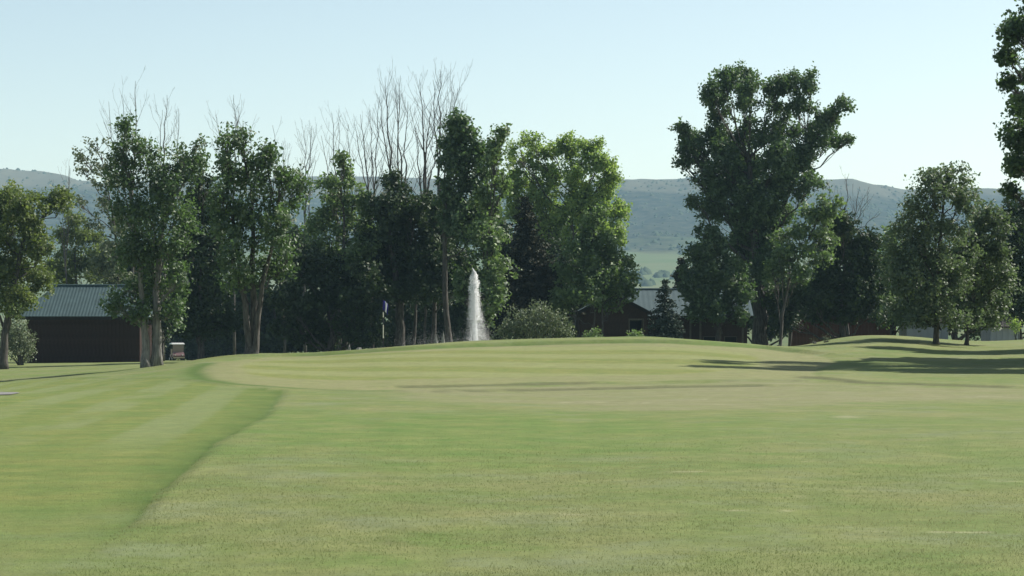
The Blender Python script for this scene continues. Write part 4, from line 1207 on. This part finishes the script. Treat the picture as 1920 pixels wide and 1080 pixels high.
def fence():
    Y = 162.0; k = FPX / Y
    u0, u1 = 1480, 1680
    bz = -0.85; cx = (1560 - 960) / k
    root = empty("board_fence", (cx, Y, bz))
    tag(root, "reddish brown vertical board fence in the shade behind the right mound", "fence")
    X0, X1 = (u0 - 960) / k - cx, (u1 - 960) / k - cx
    H = EYE - (596 - HOR) / k - bz
    rng = random.Random(4)
    boards(root, None, X0, X1, 0.0, 0.0, lambda x: H + round(0.06 * math.sin(x * 5.3), 2), 0.27, WOOD_RED, 0.006, rng, 0.025)
    for z in (0.4, H - 0.35):
        m = MB(); m.box((X0, 0.005, z), (X1, 0.06, z + .1)); m.build("rail", WOOD_RED, root)
    x = X0
    while x <= X1:
        m = MB(); m.box((x - .06, 0.065, 0), (x + .06, 0.185, H + .05)); m.build("fence_post", POSTW, root)
        x += 2.4


def shed(label, u0, u1, vt, Y, roofv, seams):
    k = FPX / Y
    cx = ((u0 + u1) / 2 - 960) / k
    bz = base_z((u0 + u1) / 2, Y) - 0.1
    root = empty("white_shed", (cx, Y, bz)); tag(root, label, "shed")
    w = (u1 - u0) / k / 2; H = EYE - (vt - HOR) / k - bz
    m = MB(); m.box((-w, 0.03, 0), (w, 3, H)); m.build("wall", OFFWHITE, root)
    boards(root, None, -w, w, 0.028, 0, lambda x: H - .02, 2 * w / seams, OFFWHITE, 0.03)
    m = MB(); A = np.array([(-w - .2, -.25, H), (w + .2, -.25, H), (w + .2, 3.2, H + .7), (-w - .2, 3.2, H + .7)])
    m.add(np.r_[A, A + (0, 0, .07)], [(0, 3, 2, 1), (4, 5, 6, 7), (0, 1, 5, 4), (1, 2, 6, 5), (2, 3, 7, 6), (3, 0, 4, 7)])
    m.build("roof", TRIM, root)


barn(); house(); fence()
shed("white board shed showing low at the right edge behind the lawn", 1857, 1912, 614, 146, 0, 5)
shed("pale shed half hidden by low leaves behind the rounded ash trunk", 1700, 1778, 606, 150, 0, 6)

# ---------------------------------------------------------------- golf cart
CART_BODY = simple_mat("maroon_cart_body", (0.15, 0.085, 0.085), 0.4, 0.5, 0.2, 2.0)
TYRE = simple_mat("black_rubber", (0.02, 0.02, 0.02), 0.8, 0.2, 0.2, 8.0)
SEATM = simple_mat("beige_vinyl_seat", (0.42, 0.36, 0.28), 0.6, 0.3, 0.15, 4.0)
GLASSM = simple_mat("smoked_windscreen", (0.24, 0.19, 0.20), 0.15, 0.6, 0.15, 2.0)


def cart():
    Y = 205.0; k = FPX / Y
    loc = ((332 - 960) / k, Y, base_z(332, Y))
    root = empty("golf_cart", loc, radians(18))
    tag(root, "maroon golf cart with white canopy parked in the shade between the left cottonwoods", "golf cart")
    # front towards the camera (-y)
    m = MB()
    prof = [(-1.15, 0.28), (-1.2, 0.55), (-0.95, 0.82), (-0.55, 0.86), (-0.42, 0.40), (0.1, 0.36), (0.15, 0.62), (1.05, 0.66), (1.1, 0.3)]
    n = len(prof)
    vs = [(-0.56, y, z) for y, z in prof] + [(0.56, y, z) for y, z in prof]
    fs = [tuple(range(n)), tuple(reversed(range(n, 2 * n)))] + [(i, n + i, n + (i + 1) % n, (i + 1) % n) for i in range(n)]
    m.add(vs, fs); m.build("body", CART_BODY, root)
    m = MB()
    nn = 8
    A = [(-0.64, -0.85, 1.66), (0.64, -0.85, 1.66), (0.66, 0.0, 1.70), (0.64, 0.95, 1.66), (-0.64, 0.95, 1.66), (-0.66, 0.0, 1.70)]
    B = [(x * .94, y * .95, z + .11) for x, y, z in A]
    m.add(A + B, [(5, 4, 3, 2), (5, 2, 1, 0), (6, 7, 8, 11), (11, 8, 9, 10)] + [(i, (i + 1) % 6, 6 + (i + 1) % 6, 6 + i) for i in range(6)])
    m.build("canopy", WHITE, root)
    for sx in (-1, 1):
        for (a, b) in (((-0.62, 0.82), (-0.78, 1.68)), ((0.95, 0.62), (0.85, 1.68))):
            m = MB(); m.tube([(sx * .54, a[0], a[1]), (sx * .56, b[0], b[1])], [.022, .022], 6); m.build("canopy_post", TYRE, root)
    m = MB(); Wn = np.array([(-.53, -.66, .86), (.53, -.66, .86), (.55, -.79, 1.64), (-.55, -.79, 1.64)])
    m.add(np.r_[Wn, Wn + (0, .015, 0)], [(0, 1, 2, 3), (7, 6, 5, 4), (0, 4, 5, 1), (1, 5, 6, 2), (2, 6, 7, 3), (3, 7, 4, 0)])
    m.build("windscreen", GLASSM, root)
    m = MB(); m.box((-.52, .15, .63), (.52, .62, .78)); m.box((-.52, .60, .78), (.52, .72, 1.2)); m.build("seat", SEATM, root)
    m = MB(); m.tube([(-.25, -.5, .8), (-.25, -.25, 1.0)], [.02, .02], 6)
    a = np.linspace(0, 2 * pi, 13); m.tube(np.stack([-.25 + .17 * np.cos(a), -.25 + .1 * np.sin(a), 1.0 + .13 * np.sin(a)], 1), np.full(13, .015), 5); m.build("steering_wheel", TYRE, root)
    for sx in (-1, 1):
        m = MB(); a = np.linspace(0, 2 * pi, 11)[:-1]
        m.add(np.r_[np.stack([sx * .36 + .08 * np.cos(a), np.full(10, -1.2), .62 + .06 * np.sin(a)], 1), np.stack([sx * .36 + .07 * np.cos(a), np.full(10, -1.1), .62 + .05 * np.sin(a)], 1)],
              [tuple(range(10))] + [(i, 10 + i, 10 + (i + 1) % 10, (i + 1) % 10) for i in range(10)])
        m.build("headlight", WHITE, root)
        for y in (-.8, .75):
            m = MB(); m.tube([(sx * .62, y, .22), (sx * .44, y, .22)], [.225, .225], 16); wh = m.build("wheel", TYRE, root)
            h = MB(); h.tube([(sx * .635, y, .22), (sx * .60, y, .22)], [.11, .12], 12); h.build("rim", WHITE, wh)
    m = MB(); m.box((-.56, -1.25, .3), (.56, -1.2, .42)); m.build("bumper", SEATM, root)


cart()

# ---------------------------------------------------------------- flagstick
FL_BLUE = simple_mat("blue_flag_cloth", (0.035, 0.03, 0.24), 0.8, 0.1, 0.2, 5.0)
FL_WHITE = simple_mat("white_flag_cloth", (0.72, 0.72, 0.80), 0.8, 0.1, 0.1, 5.0)
BLACKP = simple_mat("black_pole_paint", (0.02, 0.02, 0.022), 0.5, 0.4, 0.1, 5.0)
CREAM = simple_mat("cream_pole_paint", (0.62, 0.60, 0.50), 0.5, 0.4, 0.1, 5.0)


def flag():
    Y = 93.5; k = FPX / Y
    x = (718.5 - 960) / k
    gz = float(ground_detail(np.array([x]), np.array([Y]))[0])
    root = empty("flagstick", (x, Y, gz)); tag(root, "golf flagstick with limp blue and white flag standing on the green", "flagstick")
    top = EYE - (561 - HOR) / k - gz
    def h(v): return EYE - (v - HOR) / k - gz
    for (a, b, mt) in ((0.0, h(634), BLACKP), (h(634), h(609), CREAM), (h(609), h(595), BLACKP), (h(595), h(585), CREAM), (h(585), top, BLACKP)):
        m = MB(); m.tube([(0, 0, a - (0.1 if a == 0 else 0)), (0, 0, b)], [.021, .021], 8); m.build("pole", mt, root)
    # cloth hanging in folds
    for (f0, f1, mt) in ((0.0, 0.45, FL_BLUE), (0.45, 0.78, FL_WHITE), (0.78, 1.0, FL_BLUE)):
        na, nb = 9, 14
        V = []
        for j in range(nb + 1):
            t = j / nb
            for i in range(na + 1):
                s = f0 + (f1 - f0) * i / na
                wdt = 0.30 * (1 - 0.35 * t)
                xx = 0.02 - 0.05 * (1 - s) + wdt * s * (0.75 + 0.2 * t) * 0.95
                yy = -0.02 + 0.055 * math.sin(s * 15.0 + t * 1.5) * (0.4 + t * .6)
                zz = top - 0.02 - t * 0.44 - 0.26 * s * (0.5 + .5 * s)
                V.append((xx, yy, zz))
        F = [(j * (na + 1) + i, j * (na + 1) + i + 1, (j + 1) * (na + 1) + i + 1, (j + 1) * (na + 1) + i) for j in range(nb) for i in range(na)]
        m = MB(); m.add(V, F); o = m.build("flag_cloth", mt, root, smooth=True)
        md = o.modifiers.new("thick", 'SOLIDIFY'); md.thickness = 0.004
    m = MB(); m.tube([(0, 0, -0.05), (0, 0, 0.012)], [.054, .054], 14); m.build("cup", BLACKP, root)


flag()

# ---------------------------------------------------------------- fountain
def fountain():
    m, nt = newmat("spray_water")
    d = N(nt, "ShaderNodeBsdfDiffuse"); d.inputs[0].default_value = (0.95, 0.96, 0.97, 1)
    t = N(nt, "ShaderNodeBsdfTranslucent"); t.inputs[0].default_value = (0.95, 0.96, 0.97, 1)
    mx = N(nt, "ShaderNodeMixShader"); mx.inputs[0].default_value = 0.5
    nt.links.new(d.outputs[0], mx.inputs[1]); nt.links.new(t.outputs[0], mx.inputs[2])
    out = N(nt, "ShaderNodeOutputMaterial"); nt.links.new(mx.outputs[0], out.inputs[0])
    Y = 125.0; k = FPX / Y
    x0 = (887 - 960) / k
    base = np.array([x0, Y, POND_Z])
    root = empty("fountain", base); tag(root, "white water fountain jet rising from the pond behind the green", "fountain")
    r = np.random.default_rng(9)
    top = EYE - (504 - HOR) / k - POND_Z
    tet = np.array([(1, 0, -.5), (-.5, .87, -.5), (-.5, -.87, -.5), (0, 0, 1.0)])
    tf = np.array([(0, 2, 1), (0, 1, 3), (1, 2, 3), (2, 0, 3)])
    def drops(P, S, name):
        n = len(P)
        q = norm(r.normal(0, 1, (n, 3))); e = norm(np.cross(q, norm(r.normal(0, 1, (n, 3))))); f = np.cross(q, e)
        S = S[:, None]
        V = np.stack([P + e * S, P - e * S * .5 + f * S * .8, P - e * S * .5 - f * S * .8, P + q * S * .5], 1)
        F = (np.array([(0, 1, 3), (1, 2, 3), (2, 0, 3)])[None] + 4 * np.arange(n)[:, None, None]).reshape(-1, 3)
        o = np_mesh(name, V.reshape(-1, 3), F, m, root); o["kind"] = "stuff"
    def prof(v):      # half width and centre shift in metres against height
        return (np.interp(v, [503, 508, 514, 520, 528, 545, 580, 610, 645, 700], [0.4, 2.2, 5, 7.5, 8.5, 8.5, 10.5, 14.5, 21, 28]) / k,
                np.interp(v, [504, 522, 545, 580, 610, 645, 700], [0, 2, 1.5, 3, 5, 8, 10]) / k)
    def cloud(n, v0, v1, p, wf, sf, dens_noise):
        v = v0 + (v1 - v0) * r.random(n) ** p
        w, sh = prof(v)
        th = r.uniform(0, 2 * pi, n); q = np.sqrt(r.random(n))
        P = np.stack([sh * sf + 0.035 * np.sin(v * 0.31) * (v < 560) + wf * w * q * np.cos(th) * (1 + 0.2 * r.normal(0, 1, n)), wf * w * q * np.sin(th), EYE - (v - HOR) / k - POND_Z], 1)
        if dens_noise:
            P = P[vnoise(P[:, 0] * 9 + 40, P[:, 2] * 2.2 + 3, 6) > dens_noise]
        return P
    P = cloud(8000, 530, 705, 1.0, 0.26, 0.75, 0.1); drops(P, r.uniform(.012, .030, len(P)), "jet")
    P = cloud(8500, 503, 600, 1.4, 1.0, 1.0, 0.0); drops(P, r.uniform(.012, .036, len(P)), "plume_head")
    P = cloud(28000, 520, 705, 0.6, 1.2, 1.15, 0.0); drops(P, r.uniform(.006, .018, len(P)), "veil")
    P = cloud(1500, 535, 690, 1.0, 0.35, -0.4, 0.4); drops(P, r.uniform(.016, .034, len(P)), "falling_drops")
    n = 26000
    P = np.stack([r.normal(-1.5, 1.6, n), r.normal(0, 1.2, n), np.abs(r.normal(0, .75, n)) + .02], 1)
    drops(P, r.uniform(.004, .011, n), "splash_spray")
    mb = MB(); mb.tube([(0, 0, -.3), (0, 0, .12)], [.35, .30], 14); mb.build("float", TYRE, root)


fountain()

# ---------------------------------------------------------------- stones and small things
STONE = simple_mat("pale_stone", (0.36, 0.35, 0.33), 0.9, 0.2, 0.4, 3.0, bump=0.6)


def stone(u, v, Y, w, h, label, seed, group=None):
    r = np.random.default_rng(seed)
    p = px(u, v, Y); k = FPX / Y
    W, H = w / k / 2, h / k
    vs = []; fs = []
    nr, ns = 6, 10
    gz = base_z(u, Y)
    zb = min(p[2], gz)
    for i in range(nr):
        ph = i / (nr - 1) * pi / 2
        for j in range(ns):
            th = j / ns * 2 * pi
            q = 1 + r.normal(0, .1)
            vs.append((W * cos(ph) * cos(th) * q, W * .8 * cos(ph) * sin(th) * q, (H + p[2] - zb) * sin(ph) ** .8 * q))
    for i in range(nr - 1):
        for j in range(ns):
            fs.append((i * ns + j, i * ns + (j + 1) % ns, (i + 1) * ns + (j + 1) % ns, (i + 1) * ns + j))
    mb = MB(); mb.add(vs, fs)
    o = mb.build("boulder", STONE, smooth=False); o.location = (p[0], Y, zb - .03)
    tag(o, label, "boulder", group)


stone(672, 660, 116, 16, 9, "larger pale boulder peeping over the ridge left of the flagstick", 1)
stone(655, 661, 117, 7, 12, "small upright pale boulder just left of the larger one by the flagstick", 2)
stone(818, 645, 121, 9, 16, "left one of two pale stones at the pond edge left of the fountain", 3)
stone(831, 645, 121, 9, 18, "right one of two pale stones at the pond edge left of the fountain", 4)

# tufts of uncut weeds on the valley rim
for i, (u, v, w) in enumerate(((1461, 655, 10), (1468, 657, 6), (1529, 647, 5), (1549, 643, 4))):
    bush("weed_tuft", ("pale weed tuft at the trunk foot in the dip between the mounds", "short weed tuft just right of the dip between the mounds",
         "lonely small weed tuft partway up the right mound rim", "tiny weed tuft nearest the top of the right mound rim")[i], u, 109 if i < 2 else 112, [(u, v - 3, w * .6, 6)], 'grey', 40 + i, 1.0, 0.05, cat="weed")

# cart path corner at far left
PATHM = simple_mat("grey_path_gravel", (0.19, 0.185, 0.175), 0.9, 0.2, 0.25, 6.0)
pl = poly_world([(-260, 752), (-120, 745), (20, 742), (38, 739), (30, 736.5), (-60, 735.5), (-260, 735)])
cxy = pl.mean(0)
n_ = 24
inner = []
mb = MB(); vs = []; fs = []
K = len(pl)
for t in (1.0, 0.66, 0.33):
    for q in pl:
        p = cxy + (q - cxy) * t; vs.append((p[0], p[1], float(ground_detail(np.array([p[0]]), np.array([p[1]]))[0]) + 0.02))
vs.append((cxy[0], cxy[1], float(ground_detail(np.array([cxy[0]]), np.array([cxy[1]]))[0]) + 0.02))
for a in range(2):
    for j in range(K):
        fs.append((a * K + j, a * K + (j + 1) % K, (a + 1) * K + (j + 1) % K, (a + 1) * K + j))
for j in range(K): fs.append((2 * K + j, 2 * K + (j + 1) % K, 3 * K))
mb.add(vs, fs); tag(mb.build("path", PATHM), kind="structure")

# ---------------------------------------------------------------- near grass blades
def grass():
    r = np.random.default_rng(77)
    m, nt = newmat("grass_blade")
    at = N(nt, "ShaderNodeAttribute"); at.attribute_name = "tint"
    geo = N(nt, "ShaderNodeNewGeometry")
    nb = noise_n(nt, geo.outputs["Position"], 0.5, 3.0, 0.6)
    c = mixc(nt, at.outputs["Fac"], (0.135, 0.180, 0.056), (0.235, 0.245, 0.120))
    c = mixc(nt, ramp_n(nt, nb, [(0.35, 0.0), (0.7, 0.6)]), c, (0.17, 0.18, 0.085))
    d = N(nt, "ShaderNodeBsdfDiffuse"); nt.links.new(c, d.inputs[0])
    t = N(nt, "ShaderNodeBsdfTranslucent"); nt.links.new(c, t.inputs[0])
    mx = N(nt, "ShaderNodeMixShader"); mx.inputs[0].default_value = 0.5
    nt.links.new(d.outputs[0], mx.inputs[1]); nt.links.new(t.outputs[0], mx.inputs[2])
    out = N(nt, "ShaderNodeOutputMaterial"); nt.links.new(mx.outputs[0], out.inputs[0])
    n = 160000
    # density falls with distance
    Yv = 12.6 * (34.0 / 12.6) ** (r.random(n) ** 1.15)
    S = r.uniform(-0.262, 0.262, n)
    X = S * Yv
    ap = sdf(X, Yv, APRON)
    hgt = np.where(ap < 0, 0.009, 0.016) * r.uniform(0.5, 1.4, n)
    dens = fbm(X / 1.3, Yv / 1.3, 3, 71)
    keep = r.random(n) < (sstep(0.25, 0.55, dens) * 0.7 + 0.3) * sstep(35.0, 19.0, Yv)
    X, Yv, hgt, ap = X[keep], Yv[keep], hgt[keep], ap[keep]; n = len(X)
    Z = ground_detail(X, Yv)
    a = r.uniform(0, pi, n); w = 0.0016 + 0.00008 * Yv
    w = w * r.uniform(.7, 1.4, n)
    lean = r.normal(0, 0.5, (n, 2)) * hgt[:, None]
    P = np.stack([X, Yv, Z - 0.004], 1)
    dx = np.stack([np.cos(a) * w, np.sin(a) * w * .4, np.zeros(n)], 1)
    tip = P + np.c_[lean, hgt]
    V = np.stack([P - dx, P + dx, tip], 1).reshape(-1, 3)
    tint = np.clip(r.normal(0.45, 0.17, n) + (fbm(X / 2, Yv / 2, 3, 15) - .5) * 1.6, 0, 1)
    o = np_mesh("grass", V, np.arange(3 * n).reshape(n, 3), m, attrs={"tint": np.repeat(tint, 3)})
    tag(o, "short mown grass blades covering the near fairway", "grass", kind="stuff")


grass()

# ---------------------------------------------------------------- haze
def haze():
    m, nt = newmat("haze_air")
    v = N(nt, "ShaderNodeVolumePrincipled")
    v.inputs["Color"].default_value = (0.50, 0.80, 1.0, 1)
    v.inputs["Density"].default_value = 1.35e-4
    v.inputs["Anisotropy"].default_value = 0.0
    out = N(nt, "ShaderNodeOutputMaterial"); nt.links.new(v.outputs[0], out.inputs["Volume"])
    mb = MB(); mb.box((-4800, -80, -12), (4800, 4700, 275))
    o = mb.build("haze", m); tag(o, "thin pale blue air haze over the whole valley", "haze", kind="stuff")
    m.cycles.homogeneous_volume = True if hasattr(m.cycles, "homogeneous_volume") else True


haze()
